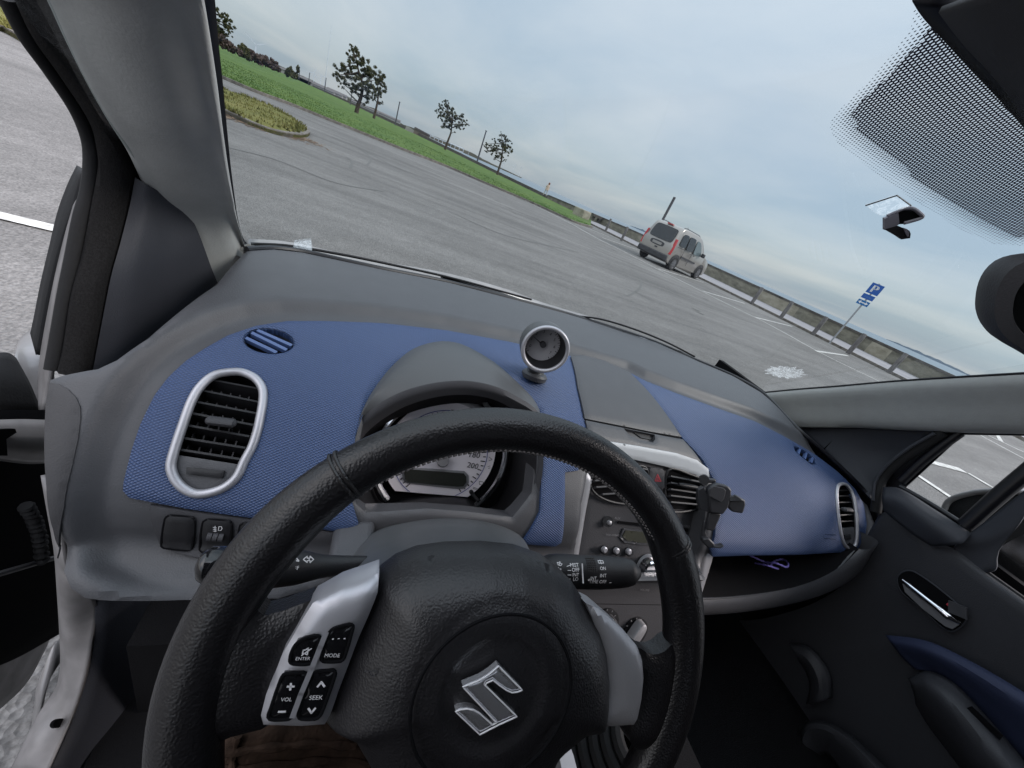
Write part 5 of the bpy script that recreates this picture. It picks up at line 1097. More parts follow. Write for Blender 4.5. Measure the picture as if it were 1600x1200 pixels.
tag(b.obj('verge_grass', 'drygrass'), 'yellowish rough grass on the verge island in the car park', 'grass', None, 'stuff')
# leaf litter along island kerb
b = MB()
for k in range(1600):
    i = rng.integers(0, 20); q0 = lerp(G(358,184), G(484,220), rng.random()); p = q0[:2] + rng.normal(size=2)*np.array([.25, .22]); r_ = .015 + .03*rng.random(); a_ = rng.random()*6.28
    if inpoly(np.array([p]), isl)[0]: continue
    b.add([(p[0]+r_*math.cos(a_+t), p[1]+r_*math.sin(a_+t), GZ+.006+.01*rng.random()) for t in (0, 2.1, 4.2)], [(0,1,2)])
tag(b.obj('leaf_litter', 'leaf'), 'brown dead leaves and grit along the kerb of the verge island', 'leaves', None, 'stuff')
# painted lines
ML = [G(*p)[:2] for p in [(815,311),(887,347),(932,372),(982,397),(1030,422),(1060,437),(1100,457),(1150,482),(1182,497),(1225,520),(1277,549),(1325,573),(1375,597)]]
mlf = np.array(ML); 
b = MB(); strip(b, cr(list(mlf) + [mlf[-1] + np.array([.35, -9.0])], 60), .10, GZ + .004, GZ + .004); 
for p, q in [((900,350),(952,370)), ((942,372),(997,391)), ((1030,421),(1100,442)), ((1100,456),(1165,475)), ((1182,497),(1239,511)), ((1277,550),(1327,557)), ((0,344),(85,364)), ((-60,330),(0,344)), ((1426,740),(1487,781)), ((1542,680),(1610,712)), ((1447,723),(1511,740)), ((1511,740),(1565,772)), ((1553,676),(1560,688))]:
    a, c = G(*p)[:2], G(*q)[:2]; strip(b, [a, (a + c)/2, c], .10 if p[0] != 0 and p[0] != -60 else .085, GZ + .008, GZ + .008)
tag(b.obj('parking_lines', 'line'), kind='structure')

# kerb, promenade, sea wall
KL = [(20.0,-60),(19.6,-10),(19.3,0),(18.9,8),(18.4,11.5),(17.7,15),(16.4,20),(15.0,27),(13.9,33)]
b = MB(); strip(b, cr(KL, 90), -.18, GZ - .02, GZ + .10); tag(b.obj('kerb', 'kerb'), kind='structure')
kl = cr(KL, 60); w2 = cr([p for p in WALL if p[1] <= 38], 60)
b = MB(); b.grid([[(p[0] + .17, p[1], GZ + .085) for p in kl], [(p[0], p[1], GZ + .085) for p in w2]]); tag(b.obj('promenade', 'path'), kind='structure')
def wallmesh(L_, h0, th, zb=-2.4):
    L_ = np.array(L_); T = np.gradient(L_, axis=0); T /= np.linalg.norm(T, axis=1)[:, None]; nn = np.c_[T[:, 1], -T[:, 0]]*th
    h0 = np.full(len(L_), h0) if np.isscalar(h0) else h0
    return [[(p[0], p[1], GZ - .1) for p in L_], [(p[0], p[1], GZ + h) for p, h in zip(L_, h0)], [(p[0] + n_[0], p[1] + n_[1], GZ + h) for p, n_, h in zip(L_, nn, h0)], [(p[0] + n_[0]*1.5, p[1] + n_[1]*1.5, GZ + zb) for p, n_ in zip(L_, nn)]]
w3 = cr([p for p in WALL if p[1] <= 50], 140)
hw = np.interp(w3[:, 1], [-60, 12, 20, 34, 42, 50], [.72, .72, .74, .72, .55, .42])
swl = empty('sea_wall', (24.2, 12, GZ), 'weathered concrete sea wall with dark coping along the promenade', 'wall')
b = MB(); b.grid(wallmesh(w3, hw, .35)); b.obj('wall_face', 'concrete', swl)
b = MB(); L_ = w3 + np.array([-.04, 0]); rows = wallmesh(L_, hw + .10, .45, .60); rows[0] = [(p[0], p[1], GZ + h) for p, h in zip(L_, hw - .01)]; rows[3] = [(p[0], p[1], GZ + h - .1) for p, h in zip(np.array(rows[2])[:, :2], hw + .1)]; b.grid(rows); b.obj('coping', 'coping', swl)
# lighter repair bays on the wall
M['concrete2'] = var_mat('pale_concrete', (.22, .20, .155), (.36, .335, .27), 1.5, bump=.2, sc_=(1,1,2))
for y0, y1 in ((17.5,20.3), (30.5,32.5), (26.5,28.2), (12.2,13.2)):
    seg_ = np.array([[np.interp(y_, w3[:, 1], w3[:, 0]) - .015, y_] for y_ in np.linspace(y0, y1, 8)]); hh_ = np.interp(seg_[:, 1], w3[:, 1], hw) - .03
    b = MB(); b.grid([[(p[0], p[1], GZ + .08) for p in seg_], [(p[0], p[1], GZ + h) for p, h in zip(seg_, hh_)]]); b.obj('wall_bay', 'concrete2', swl)
w4 = cr([p for p in WALL if 50 <= p[1]], 120)
b = MB(); b.grid(wallmesh(w4, np.interp(w4[:, 1], [50, 80, 200], [.42, .5, 1.0]), .4)); tag(b.obj('shore_wall', 'coping'), 'long low dark wall along the far edge of the lawn', 'wall')
# block at the end of the lawn
b = MB(); b.box((15.6, 34.3, GZ + .35), (.45, .15, 0), (-.15, .8, 0), (0, 0, .38)); rk = tag(b.obj('stone_block', 'concrete2'), 'rough pale concrete block where the lawn ends at the promenade', 'block'); md = rk.modifiers.new('bev', 'BEVEL'); md.width = .08; md.segments = 2
# timber posts
def vtop(g, px_, py_):          # height above base g seen at a pixel
    r = ray(px_, py_); r2 = r/np.hypot(r[0], r[1]); d = np.hypot(g[0], g[1]); return r2[2]*d - g[2]
PO = [((946,361),(955,342)), ((971,375),(980,354)), ((1175,473),(1191,449)), ((1220,496),(1239,471)), ((1271,521),(1292,495)), ((1326,551),(1350,521)), ((1390,580),(1416,555))]
extra = [(20.4, 5.5), (20.3, 2.0)]
lab = ['farthest timber post on the promenade, beyond the silver van next to the pale block', 'timber post on the promenade just behind the silver van', 'timber post on the promenade, first one in front of the parked van', 'timber post on the promenade, second in front of the parked van',
       'timber post on the promenade just left of the blue parking sign', 'timber post on the promenade just right of the blue parking sign pole', 'nearest timber post on the promenade, last before the windscreen edge']
for i, (p0, p1) in enumerate(PO):
    g = G(*p0, z=GZ + .085) if i < 2 else G(*p0, z=GZ + .085); h = vtop(g, *p1); h = min(max(h, .8), 1.3); s_ = .085
    rows = [[(g[0] + r_*math.cos(t), g[1] + r_*math.sin(t), g[2] + z_) for t in np.linspace(0, 2*math.pi, 8, endpoint=False)] for r_, z_ in ((s_, -.05), (s_, h*.5), (s_*.96, h - .02), (s_*.8, h), (.01, h + .005))]
    b = MB(); b.grid(rows, True); tag(b.obj('timber_post', 'wood'), lab[i], 'post', 'timber posts along the promenade kerb')
# parking sign
sg = G(1297, 535, z=GZ + .085)
def at_pole(px_, py_): return vtop(sg, px_, py_)
st = empty('parking_sign', sg, 'blue parking sign with a white P above two small plates on a grey pole', 'road sign')
hP1 = at_pole(1373, 443); hP0 = at_pole(1358, 462)
b = MB(); b.tube([sg + (0,0,-.05), sg + (0,0,hP1)], .032, 12); b.obj('pole', 'steel', st)
fn = -sg/np.linalg.norm(sg); fn[2] = 0; sc_sg = 1
PFR = Frame(sg + (0, 0, 0), (-.84, -.54, 0))
def plate(name, c4, m_, hh):
    pts = [PFR.P(*p, .05) for p in c4]; z0, z1 = np.mean([pts[0][2], pts[3][2]]), np.mean([pts[1][2], pts[2][2]])
    return pts
pp = [PFR.ab(*p, .05) for p in ((1352.5,456),(1364,440.5),(1383,448.7),(1370,463))]
cxp = np.mean([p[0] for p in pp]); 
def rect(name, quad, m_, off=.05, th=.004, parent=st, grow=0):
    q = [PFR.ab(*p, off) for p in quad]; x0 = np.mean([q[0][0], q[1][0]]); x1 = np.mean([q[2][0], q[3][0]]); z0 = np.mean([q[0][1], q[3][1]]); z1 = np.mean([q[1][1], q[2][1]])
    b = MB(); b.prism([PFR.at(x0 - grow, z0 - grow, off), PFR.at(x1 + grow, z0 - grow, off), PFR.at(x1 + grow, z1 + grow, off), PFR.at(x0 - grow, z1 + grow, off)], -PFR.n*th); b.obj(name, m_, parent); return x0, x1, z0, z1
R1 = rect('sign_plate', ((1352.5,456),(1364,440.5),(1383,448.7),(1370,463)), 'signblue')
R2 = rect('time_plate', ((1345,463.7),(1350.5,457),(1367.5,465),(1362.5,471.8)), 'signblue')
R3 = rect('arrow_plate', ((1337.5,472.5),(1342.5,466),(1360,473.7),(1354,480.5)), mat('sign_teal_blue', (.01,.13,.36), .4))
b = MB(); V, Fc = glyph('P'); V -= (V.max(0) + V.min(0))/2; V = V/(V[:, 1].max() - V[:, 1].min())*(R1[3] - R1[2])*.66; V[:, 0] *= 1.1
for dx in (-.012, 0, .012):
    b.add([PFR.at((R1[0] + R1[1])/2 + a + dx, (R1[2] + R1[3])/2 + c, .0515 + abs(dx)*.02) for a, c in V], Fc)
b.obj('letter', 'signwhite', st)
b = MB(); V, Fc = glyph('2 timer'); V -= (V.max(0) + V.min(0))/2; V *= (R2[1] - R2[0])*.62/V[:, 0].max()/2; b.add([PFR.at((R2[0] + R2[1])/2 + a, (R2[2] + R2[3])/2 + c, .0515) for a, c in V], Fc); b.obj('plate_text', mat('sign_text_blue', (.10,.22,.45), .5), st)
b = MB(); w_, h_, xm, zm = (R3[1] - R3[0]), (R3[3] - R3[2]), (R3[0] + R3[1])/2, (R3[2] + R3[3])/2
b.add([PFR.at(xm + a*w_, zm + c*h_, .0515) for a, c in ((-.42,0),(-.2,.34),(-.2,.1),(.2,.1),(.2,.34),(.42,0),(.2,-.34),(.2,-.1),(-.2,-.1),(-.2,-.34))], [tuple(range(10))]); b.obj('double_arrow', 'signwhite', st)
for z_ in (R1[3]*.97, (R1[2] + R1[3])/2, R3[2] + .05):
    b = MB(); b.tube([PFR.at(0, z_, -.04), PFR.at(0, z_, .045)], .045, 12); b.obj('bracket', 'steel', st)
# ---- van
vg = G(1032, 417); va = R(23)
van = empty('van', (0, 0, 0), 'silver panel-sided people carrier van parked facing the sea with its rear to the car park', 'van')
vm = Matrix.Translation(Vector((float(vg[0]), float(vg[1]), GZ))) @ Matrix.Rotation(va, 4, 'Z') @ Matrix.Translation(Vector((.72, .79, 0)))
# local: x forward from the rear bumper (rear axle .72), y left; rear right wheel at (0 + offset)
def VM(p): q = vm @ Vector((float(p[0]) - .72, float(p[1]), float(p[2]))); return (q.x, q.y, q.z)
vo_ = np.array(vm @ Vector((0, 0, 0)))
van.location = [float(v) for v in vo_]; van.rotation_euler.z = va; bpy.context.view_layer.update()
def vobj(b, name, m_, sharp=32, parent=None):
    b.v = [VM(p) for p in b.v]; o = b.obj(name, m_, None, sharp); 
    pr_ = parent or van; o.parent = pr_
    if pr_ is van: o.matrix_parent_inverse = (Matrix.Translation(van.location) @ Matrix.Rotation(va, 4, 'Z')).inverted()
    return o
M['vpaint'] = mat('van_champagne_silver', (.31, .29, .272), .30, metal=.35, coat=.5)
M['vglass'] = mat('van_dark_glass', (.010, .012, .015), .08, spec=.6)
M['vglass2'] = mat('van_clear_glass', (.10, .13, .14), .08, spec=.6)
M['tyre'] = mat('tyre_rubber', (.015, .015, .016), .85); M['rim'] = mat('steel_wheel', (.12, .12, .13), .5, metal=.3); M['tail'] = mat('tail_lamp', (.42, .012, .02), .2, coat=.5); M['bump'] = mat('van_bumper_plastic', (.035, .035, .04), .6)
prof = [(0.02,.42),(0.0,.62),(.02,.95),(.10,1.20),(.22,1.60),(.32,1.76),(.50,1.82),(1.2,1.835),(2.0,1.81),(2.35,1.74),(2.75,1.46),(3.10,1.18),(3.30,1.08),(3.75,.98),(4.05,.82),(4.18,.60),(4.18,.34),(4.05,.24),(3.0,.22),(1.4,.22),(.25,.25)]
pr3 = closed(prof, 110); ctr_ = np.array([2.0, .95])
def hw_(z): return .885 - .15*max(0, (z - .95)/.88)**1.5 - .03*max(0, (.5 - z)/.3)
rows = []
for k_, t_ in enumerate((-1, -.985, -.94, -.8, -.4, 0, .4, .8, .94, .985, 1)):
    s_ = {1: .955, .985: .982, .94: .995, .8: 1.0}.get(abs(t_), 1.0)
    rows.append([(ctr_[0] + (p[0] - ctr_[0])*s_ + (0 if True else 0), t_*hw_(ctr_[1] + (p[1] - ctr_[1])*s_)*(1 - .06*max(0, (abs(p[0] - 2.05) - 1.5))), ctr_[1] + (p[1] - ctr_[1])*s_) for p in pr3])
b = MB(); b.grid([r_ + [r_[0]] for r_ in rows]); b.add(rows[0], [tuple(range(110))]); b.add(rows[-1], [tuple(range(110))[::-1]]); vbody = vobj(b, 'body', 'vpaint', 40)
def side(pts, off=.006, sgn=-1): return [(x_, sgn*(hw_(z_)*(1 - .06*max(0, (abs(x_ - 2.05) - 1.5))) + off), z_) for x_, z_ in pts]
for sgn in (-1, 1):
    for nm_, pts, mm_ in (('rear_side_window', [(.42,1.18),(.50,1.55),(.62,1.62),(.98,1.62),(1.02,1.55),(1.0,1.14),(.95,1.10),(.48,1.12)], 'vglass'), ('sliding_door_window', [(1.15,1.10),(1.13,1.56),(1.20,1.63),(1.72,1.62),(1.76,1.55),(1.78,1.12),(1.72,1.06),(1.2,1.06)], 'vglass'), ('front_door_window', [(1.95,1.08),(1.93,1.55),(1.99,1.61),(2.30,1.56),(2.52,1.36),(2.72,1.12),(2.72,1.04),(2.0,1.02)], 'vglass2')):
        q = closed(pts, 40); b = MB(); P_ = side(q, .004, sgn); P2 = side(q, -.03, sgn); b.add(P_, [tuple(range(40))]); b.grid([P_ + [P_[0]], P2 + [P2[0]]]); vobj(b, nm_, mm_)
    b = MB(); P_ = side([(1.05,.66),(2.55,.62),(2.56,.70),(1.05,.74)], .02, sgn); b.prism(P_, (0, sgn*-.03, 0)); vobj(b, 'side_moulding', 'bump')
    for xx in (.72, 3.42):
        b = MB(); c_ = (xx, sgn*.80, .325)
        b.add([(xx + .385*math.cos(t), sgn*(.888), .345 + .385*math.sin(t)) for t in np.linspace(-.2, math.pi + .2, 24)], [tuple(range(24))]); vobj(b, 'wheel_arch', 'bump')
        rows = [[(xx + r_*math.cos(t), sgn*y_, .325 + r_*math.sin(t)) for t in np.linspace(0, 2*math.pi, 28, endpoint=False)] for r_, y_ in ((.01,.70),(.29,.70),(.325,.72),(.325,.89),(.30,.915),(.21,.915))]
        b = MB(); b.grid(rows, True); wh = vobj(b, 'wheel', 'tyre')
        rows = [[(xx + r_*math.cos(t), sgn*y_, .325 + r_*math.sin(t)) for t in np.linspace(0, 2*math.pi, 28, endpoint=False)] for r_, y_ in ((.215,.912),(.20,.90),(.15,.905),(.07,.915),(.01,.918))]
        b = MB(); b.grid(rows, True); vobj(b, 'rim', 'rim', parent=wh)
        b = MB()
        for k in range(8):
            t = k*math.pi/4; c1 = np.array((xx + .165*math.cos(t), sgn*.918, .325 + .165*math.sin(t))); b.box(c1, (.02*math.cos(t), 0, .02*math.sin(t)), (-.014*math.sin(t), 0, .014*math.cos(t)), (0, .002, 0))
        vobj(b, 'rim_slot', 'tyre', parent=wh)
    b = MB(); b.prism(side([(1.84,1.06),(1.86,1.05),(1.88,.40),(1.86,.40)], .002, sgn), (0, .003*sgn, 0)); b.prism(side([(1.05,1.04),(1.07,1.04),(1.07,.40),(1.05,.40)], .002, sgn), (0, .003*sgn, 0)); b.prism(side([(.35,1.02),(1.05,1.02),(1.05,1.035),(.35,1.035)], .002, sgn), (0, .003*sgn, 0)); vobj(b, 'door_gap', 'void')
    b = MB(); 
    for xh in (1.68, 1.98): b.prism(side([(xh,.93),(xh+.14,.93),(xh+.14,.97),(xh,.97)], .03, sgn), (0, -.02*sgn, 0))
    vobj(b, 'door_handles', 'bump')
    b = MB(); b.box((2.72, sgn*1.0, 1.12), (.06, 0, 0), (0, .10, 0), (0, 0, .09)); o = vobj(b, 'wing_mirror', 'bump'); md = o.modifiers.new('bev', 'BEVEL'); md.width = .04; md.segments = 3
    # tail lamps
    b = MB(); zs = [(.62,.95),(.64,1.0),(1.0,1.05)]
    rows = [[( .02 + (z_-.62)*.10 + dx, sgn*(hw_(z_)*.985 + dy), z_) for z_ in np.linspace(.62, 1.30, 8)] for dx, dy in ((-.012, -.10), (-.020, -.04), (-.006, .006), (.05, .012), (.09, .0))]
    rows = [[(p[0] - (0 if z__ < 1.05 else 0), p[1], p[2]) for z__, p in zip(np.linspace(.62,1.30,8), r_)] for r_ in rows]
    b.grid(rows); vobj(b, 'tail_lamp', 'tail')
def rear(pts, off=.006):
    o = []
    for y_, z_ in pts:
        xr_ = np.interp(z_, [.42, .62, .95, 1.20, 1.60, 1.76], [.02, 0, .02, .10, .22, .32]); o.append((xr_ - off, y_, z_))
    return o
b = MB(); q = closed([(-.62,1.14),(-.60,1.60),(-.50,1.67),(.50,1.67),(.60,1.60),(.62,1.14),(.54,1.08),(-.54,1.08)], 48); P_ = rear(q, .035); b.add(P_, [tuple(range(48))]); P2 = rear(q, -.02); b.grid([P_ + [P_[0]], P2 + [P2[0]]]); vobj(b, 'rear_window', 'vglass')
b = MB(); q = closed([(-.36,.80),(-.36,.96),(.36,.96),(.36,.80)], 32); P_ = rear(q, .010); b.add(P_, [tuple(range(32))]); vobj(b, 'plate_recess', 'bump')
b = MB(); b.prism(rear([(-.26,.82),(.26,.82),(.26,.93),(-.26,.93)], .022), (.006, 0, 0)); pl_ = vobj(b, 'number_plate', 'whitewall')
b = MB(); b.prism(rear([(-.12,.67),(.02,.67),(.02,.73),(-.12,.73)], .03), (.03, 0, 0)); vobj(b, 'tailgate_handle', 'bump')
b = MB(); b.box((.02, 0, .42), (.08, 0, 0), (0, .84, 0), (0, 0, .13)); o = vobj(b, 'bumper', 'bump'); md = o.modifiers.new('bev', 'BEVEL'); md.width = .05; md.segments = 3
b = MB(); b.box((.31, .0, 1.79), (.05, 0, 0), (0, .16, 0), (0, 0, .02)); vobj(b, 'brake_light', 'tail')
b = MB(); b.tube([VM_ for VM_ in [(2.0,.0,1.82),(1.85,.0,1.98)]], .008, 6); vobj(b, 'aerial', 'bump')
b = MB(); 
for s_ in (-1, 1): b.tube([(.5, s_*.62, 1.84), (.7, s_*.62, 1.865), (2.1, s_*.60, 1.85), (2.3, s_*.58, 1.80)], .015, 6)
vobj(b, 'roof_rails', 'bump')
# ---- lamp posts and poles
def pole(base, top, r_, name, label, cat, group, m_='lamp', zb=None, d=None):
    g = G(*base) if d is None else U(*base, y=d)
    h = vtop(g, *top); b = MB(); b.tube([(g[0], g[1], g[2] - .3), (g[0], g[1], g[2] + h*.5), (g[0], g[1], g[2] + h)], [r_, r_*.85, r_*.7], 8)
    b.tube([(g[0], g[1], g[2] + h - .02), (g[0], g[1], g[2] + h + .12)], [r_*1.3, r_*1.1], 8); return tag(b.obj(name, m_), label, cat, group)
GP_ = 'dark posts along the shore'
g0 = np.array([24.6, 26.5, GZ])
hh = vtop(g0, 1054, 308); 
r_ = ray(1031, 352); rr0 = ray(1029, 358); k_ = 27.5; g0 = np.array([r_[0], r_[1], 0])/np.hypot(r_[0], r_[1])*34; hh = vtop(np.array([g0[0], g0[1], GZ]), 1054, 308)
b = MB(); b.tube([(g0[0], g0[1], GZ - 1), (g0[0], g0[1], GZ + hh)], .10, 8); tag(b.obj('tall_post', 'lamp'), 'tall dark post rising behind the roof of the silver van', 'post')
pole((745,254), (760,205), .22, 'tall_post', 'tall dark post standing between the two single pine trees', 'post', GP_)
pole((617,197), (625,160), .22, 'tall_post', 'tall dark post right of the pair of pine trees', 'post', GP_, d=150)
pole((547,165), (551,144), .22, 'tall_post', 'short looking dark post seen just left of the pair of pine trunks', 'post', GP_, d=190)
pole((507,143), (509,122), .22, 'tall_post', 'dark post left of the pair of pines, nearest to their crowns', 'post', GP_, d=230)
pole((482,132), (484,114), .25, 'tall_post', 'dark post in the middle of the three far posts left of the pines', 'post', GP_, d=270)
pole((467,123), (468,110), .25, 'tall_post', 'farthest dark post, beside the two small round trees on the skyline', 'post', GP_, d=300)
# ---- trees
def pine(name, base, dist_y, trunk_px, crown, label, group, seed, leaf=.16, n=5000, tr=.22, cat='tree', dens=1.0, lean=None, leafm='needle'):
    """crown: list of (px, py, radius px) foliage clumps; everything is placed in a plane of real depth at the tree and spread in depth"""
    rg = np.random.default_rng(seed)
    g = U(*base, y=dist_y); g = np.array([g[0], g[1], g[2]])
    vd = np.array([g[0], g[1], 0]); dd_ = np.hypot(*vd[:2]); vd /= dd_
    Fr = Frame(g, -vd)
    sc_ = lambda px_, py_: Fr.P(px_, py_)
    one = np.linalg.norm(Fr.P(base[0]+1, base[1]) - Fr.P(*base))
    T_ = [sc_(*p) for p in trunk_px]; tp = cr(T_, 14)
    root = empty(name, g, label, cat, group)
    b = MB(); b.tube(tp, np.linspace(tr, tr*.25, 14), 8)
    cl = []
    for (px_, py_, rp) in crown:
        c = sc_(px_, py_) + vd*rg.normal()*one*rp*.9; cl.append((c, rp*one))
        s_ = tp[min(13, int(4 + 9*rg.random()))]
        s_ = tp[int(np.argmin([np.linalg.norm(c - q - np.array([0,0,1.0])*one*3) for q in tp[3:]])) + 3]
        m_ = (s_ + c)/2 + rg.normal(size=3)*rp*one*.15; b.tube(cr([s_, m_, c], 7), np.linspace(tr*.35, tr*.08, 7), 5)
    b.obj('trunk', 'bark', root)
    b = MB(); V = []; Fc = []
    for c, r_ in cl:
        k_ = int(2.3*n*dens*(r_**2)/sum(q[1]**2 for q in cl))
        sub = [(c + rg.normal(size=3)*r_*.58*np.array([1,1,.75]), r_*(.12 + .20*rg.random())) for _ in range(9)]
        for _ in range(k_):
            s0, r0 = sub[rg.integers(0, 9)]; d = rg.normal(size=3); d /= np.linalg.norm(d); p = s0 + d*r0*1.25*rg.random()**.45*np.array([1,1,.8])
            a = rg.normal(size=3); a /= np.linalg.norm(a); e_ = np.cross(a, d + .01); e_ /= np.linalg.norm(e_) + 1e-9; l_ = leaf*.50*(.6 + .8*rg.random())
            o = len(V); V += [p - a*l_*.5 - e_*l_*.22, p - a*l_*.5 + e_*l_*.22, p + a*l_*.5]; Fc.append((o, o+1, o+2))
    me = bpy.data.meshes.new('crown'); me.from_pydata([tuple(map(float, v)) for v in V], [], Fc); me.update(); link('crown', me, root, leafm, keep=True)
    return root
def zc(l_, cx_, cy_): return [(cx_ + a/4, cy_ + c/4, r_/4) for a, c, r_ in l_]
pine('pine_tree', (556,178), 68, [(556,179),(560,163),(565,148),(566,130),(560,110),(556,90)], zc([(1000,330,35),(1040,345,35),(980,385,38),(1040,400,45),(1080,380,30),(930,420,40),(910,470,30),(960,455,40),(1010,460,48),(1070,450,50),(1110,470,45),(960,510,35),(1020,530,42),(1090,530,50),(1140,500,45),(920,505,22),(1010,570,25),(1090,590,35),(1110,620,25),(1130,560,40),(1000,300,18),(1080,655,12),(945,545,10)], 300, 0), 'largest pine tree, the nearer one of the touching pair on the lawn', None, 3, leaf=.34, n=9000, tr=.30)
pine('pine_tree', (584,184), 86, [(584,185),(588,168),(591,150),(590,130)], zc([(1150,440,35),(1180,480,35),(1195,510,25),(1150,500,40),(1180,545,35),(1150,580,30),(1120,540,30),(1170,640,14),(1190,645,10),(1140,615,18)], 300, 0), 'slim pine tree partly hidden behind the largest pine on the lawn', None, 4, leaf=.36, n=4500, tr=.24)
pine('pine_tree', (695,233), 78, [(695,234),(700,220),(705,205),(705,190),(701,175)], zc([(385,250,20),(360,275,22),(400,275,25),(340,300,16),(380,310,35),(430,300,30),(350,335,22),(400,345,38),(450,330,30),(380,370,30),(430,370,35),(480,345,28),(490,320,15),(400,395,15),(490,385,22),(515,375,14),(455,385,22),(440,425,7),(390,235,12)], 600, 100), 'single round pine tree on the lawn between two tall posts', None, 5, leaf=.30, n=6500, tr=.20)
pine('pine_tree', (776,274), 62, [(776,275),(780,262),(784,248),(785,232),(784,215)], zc([(745,450,15),(735,438,8),(765,475,20),(745,480,20),(700,490,20),(645,500,16),(665,515,20),(700,525,25),(740,520,28),(780,510,24),(795,545,16),(760,550,24),(680,545,22),(710,575,20),(735,580,16),(650,540,14),(755,600,8),(690,590,8),(630,515,8),(785,480,8)], 600, 100), 'single pine tree nearest to the sea, the rightmost one', None, 6, leaf=.24, n=6000, tr=.17)
pine('pine_tree', (322,66), 60, [(322,90),(326,60),(330,40),(332,20)], zc([(190,120,40),(210,150,35),(235,170,30),(190,200,30),(240,200,18),(150,170,50),(170,90,25),(250,180,15),(215,215,18),(200,110,20)], 300, 0), 'pine tree half hidden behind the windscreen pillar at the left end of the lawn', None, 8, leaf=.26, n=4500, tr=.25)
def bush(name, px_, py_, rx, ry, y_, label, group, seed, n=1500, m_='shrub', cat='shrub', leaf=.5):
    rg = np.random.default_rng(seed); g = U(px_, py_ + ry*.8, y=y_); vd = np.array([g[0], g[1], 0]); vd /= np.linalg.norm(vd); Fr = Frame(g, -vd); one = np.linalg.norm(Fr.P(px_+1, py_) - Fr.P(px_, py_))
    c = Fr.P(px_, py_); V = []; Fc = []
    sub = [(c + np.array([rg.normal()*rx*.45, rg.normal()*rx*.5, rg.normal()*ry*.4])*one, .3 + .3*rg.random()) for _ in range(12)]
    for _ in range(n):
        s0, r0 = sub[rg.integers(0, 12)]; d = rg.normal(size=3); d /= np.linalg.norm(d); p = s0 + d*r0*one*np.array([rx, rx, ry])*.8
        p[2] = max(p[2], g[2] - .8*one)
        a = rg.normal(size=3); a /= np.linalg.norm(a); e_ = np.cross(a, d); e_ /= np.linalg.norm(e_) + 1e-9; l_ = leaf*(.6 + .8*rg.random()); o = len(V); V += [p - a*l_*.5 - e_*l_*.3, p - a*l_*.5 + e_*l_*.3, p + a*l_*.5]; Fc.append((o, o+1, o+2))
    root = empty(name, g, label, cat, group)
    me = bpy.data.meshes.new('foliage'); me.from_pydata([tuple(map(float, v)) for v in V], [], Fc); me.update(); link('foliage', me, root, m_, keep=True)
    b = MB(); 
    for k in range(5): e2 = c + np.array([rg.normal()*rx*.3, rg.normal()*rx*.3, rg.random()*ry*.6])*one; b.tube([g - (0,0,.3), (g + e2)/2 + rg.normal(size=3)*.1*one, e2], [.12, .08, .03], 5)
    b.obj('stem', 'bark', root)
BGp = 'bare shrubs and small trees along the left skyline'
for i, (a, c, rx, ry, y_, l_, m_, cat) in enumerate([(381,80,11,10,110,'small dark green round pine on the left skyline, above the lawn','needle','tree'), (357,70,14,9,105,'reddish bare shrubs right beside the windscreen pillar on the skyline','shrub','shrub'), (398,90,12,7,130,'bare brownish shrubs just right of the dark round pine','shrub','shrub'), (415,97,11,7,140,'bare reddish thicket below the far wind turbine','shrub','shrub'), (430,103,8,7,150,'bare round brown tree at the right end of the thicket','shrub','shrub'), (449,113,5,6,170,'small round dark tree, left one of two on the skyline left of the posts','needle','tree'), (460,115,5,8,175,'small upright dark tree, right one of two on the skyline left of the posts','needle','tree'), (340,58,10,9,95,'bare bush under the half hidden pine tree','shrub','shrub')]):
    bush('small_tree' if cat == 'tree' else 'bare_shrub', a, c, rx, ry, y_, l_, BGp if cat == 'shrub' else None, 20 + i, n=1300, m_=m_, cat=cat, leaf=.45 + y_*.001)
# ---- distant coast with low buildings
b = MB(); hx2 = []
for px_, y_ in ((300,1500),(360,1500),(420,1500),(470,1500),(520,1550),(580,1600),(640,1650),(690,1700),(730,1750),(760,1800),(800,1900),(815,1950)):
    r_ = ray(px_, 315 + .4425*(px_ - 900) ); g = r_*(y_/r_[1]); hx2.append((g[0], g[1]))
hx2 = cr(hx2, 80); hh2 = [max(1.5, (9 + 7*noi(p[0]*.01, p[1]*.01, 1.0) + 5*noi(p[0]*.05, 3, 1.0))*np.interp(i, [0, 55, 72, 79], [1, .75, .3, .05])) for i, p in enumerate(hx2)]
b.grid([[(p[0], p[1], GZ - 3) for p in hx2], [(p[0], p[1], GZ + h) for p, h in zip(hx2, hh2)], [(p[0], p[1] + 150, GZ + h*1.1) for p, h in zip(hx2, hh2)], [(p[0], p[1] + 500, GZ - 3) for p in hx2]]); tag(b.obj('far_coast', 'earth'), kind='structure')
b = MB(); hx3 = cr([(2650, 1250), (2900, 1330), (3300, 1280), (3700, 1150)], 30)
def hill(px0, px1, dy, n=40, dist_=5200, seed=1, hmax=60, name='hills'):
    rg = np.random.default_rng(seed); P_ = []
    for i, px_ in enumerate(np.linspace(px0, px1, n)):
        r_ = ray(px_, 315 + .4425*(px_ - 900)); g = r_/np.hypot(r_[0], r_[1])*dist_; t = i/(n-1); P_.append((g[0], g[1], GZ + hmax*math.sin(math.pi*t)**.7*(.7 + .5*noise.noise(Vector((i*.35, seed, 0))))))
    b = MB(); b.grid([[(p[0], p[1], GZ - 5) for p in P_], P_, [(p[0]*1.05, p[1]*1.05, GZ - 5) for p in P_]]); tag(b.obj(name, mat('distant_hill', (.20, .25, .31), 1)), kind='structure')
hill(1385, 1530, 0, seed=2, hmax=24); hill(985, 1040, 0, seed=5, hmax=22)
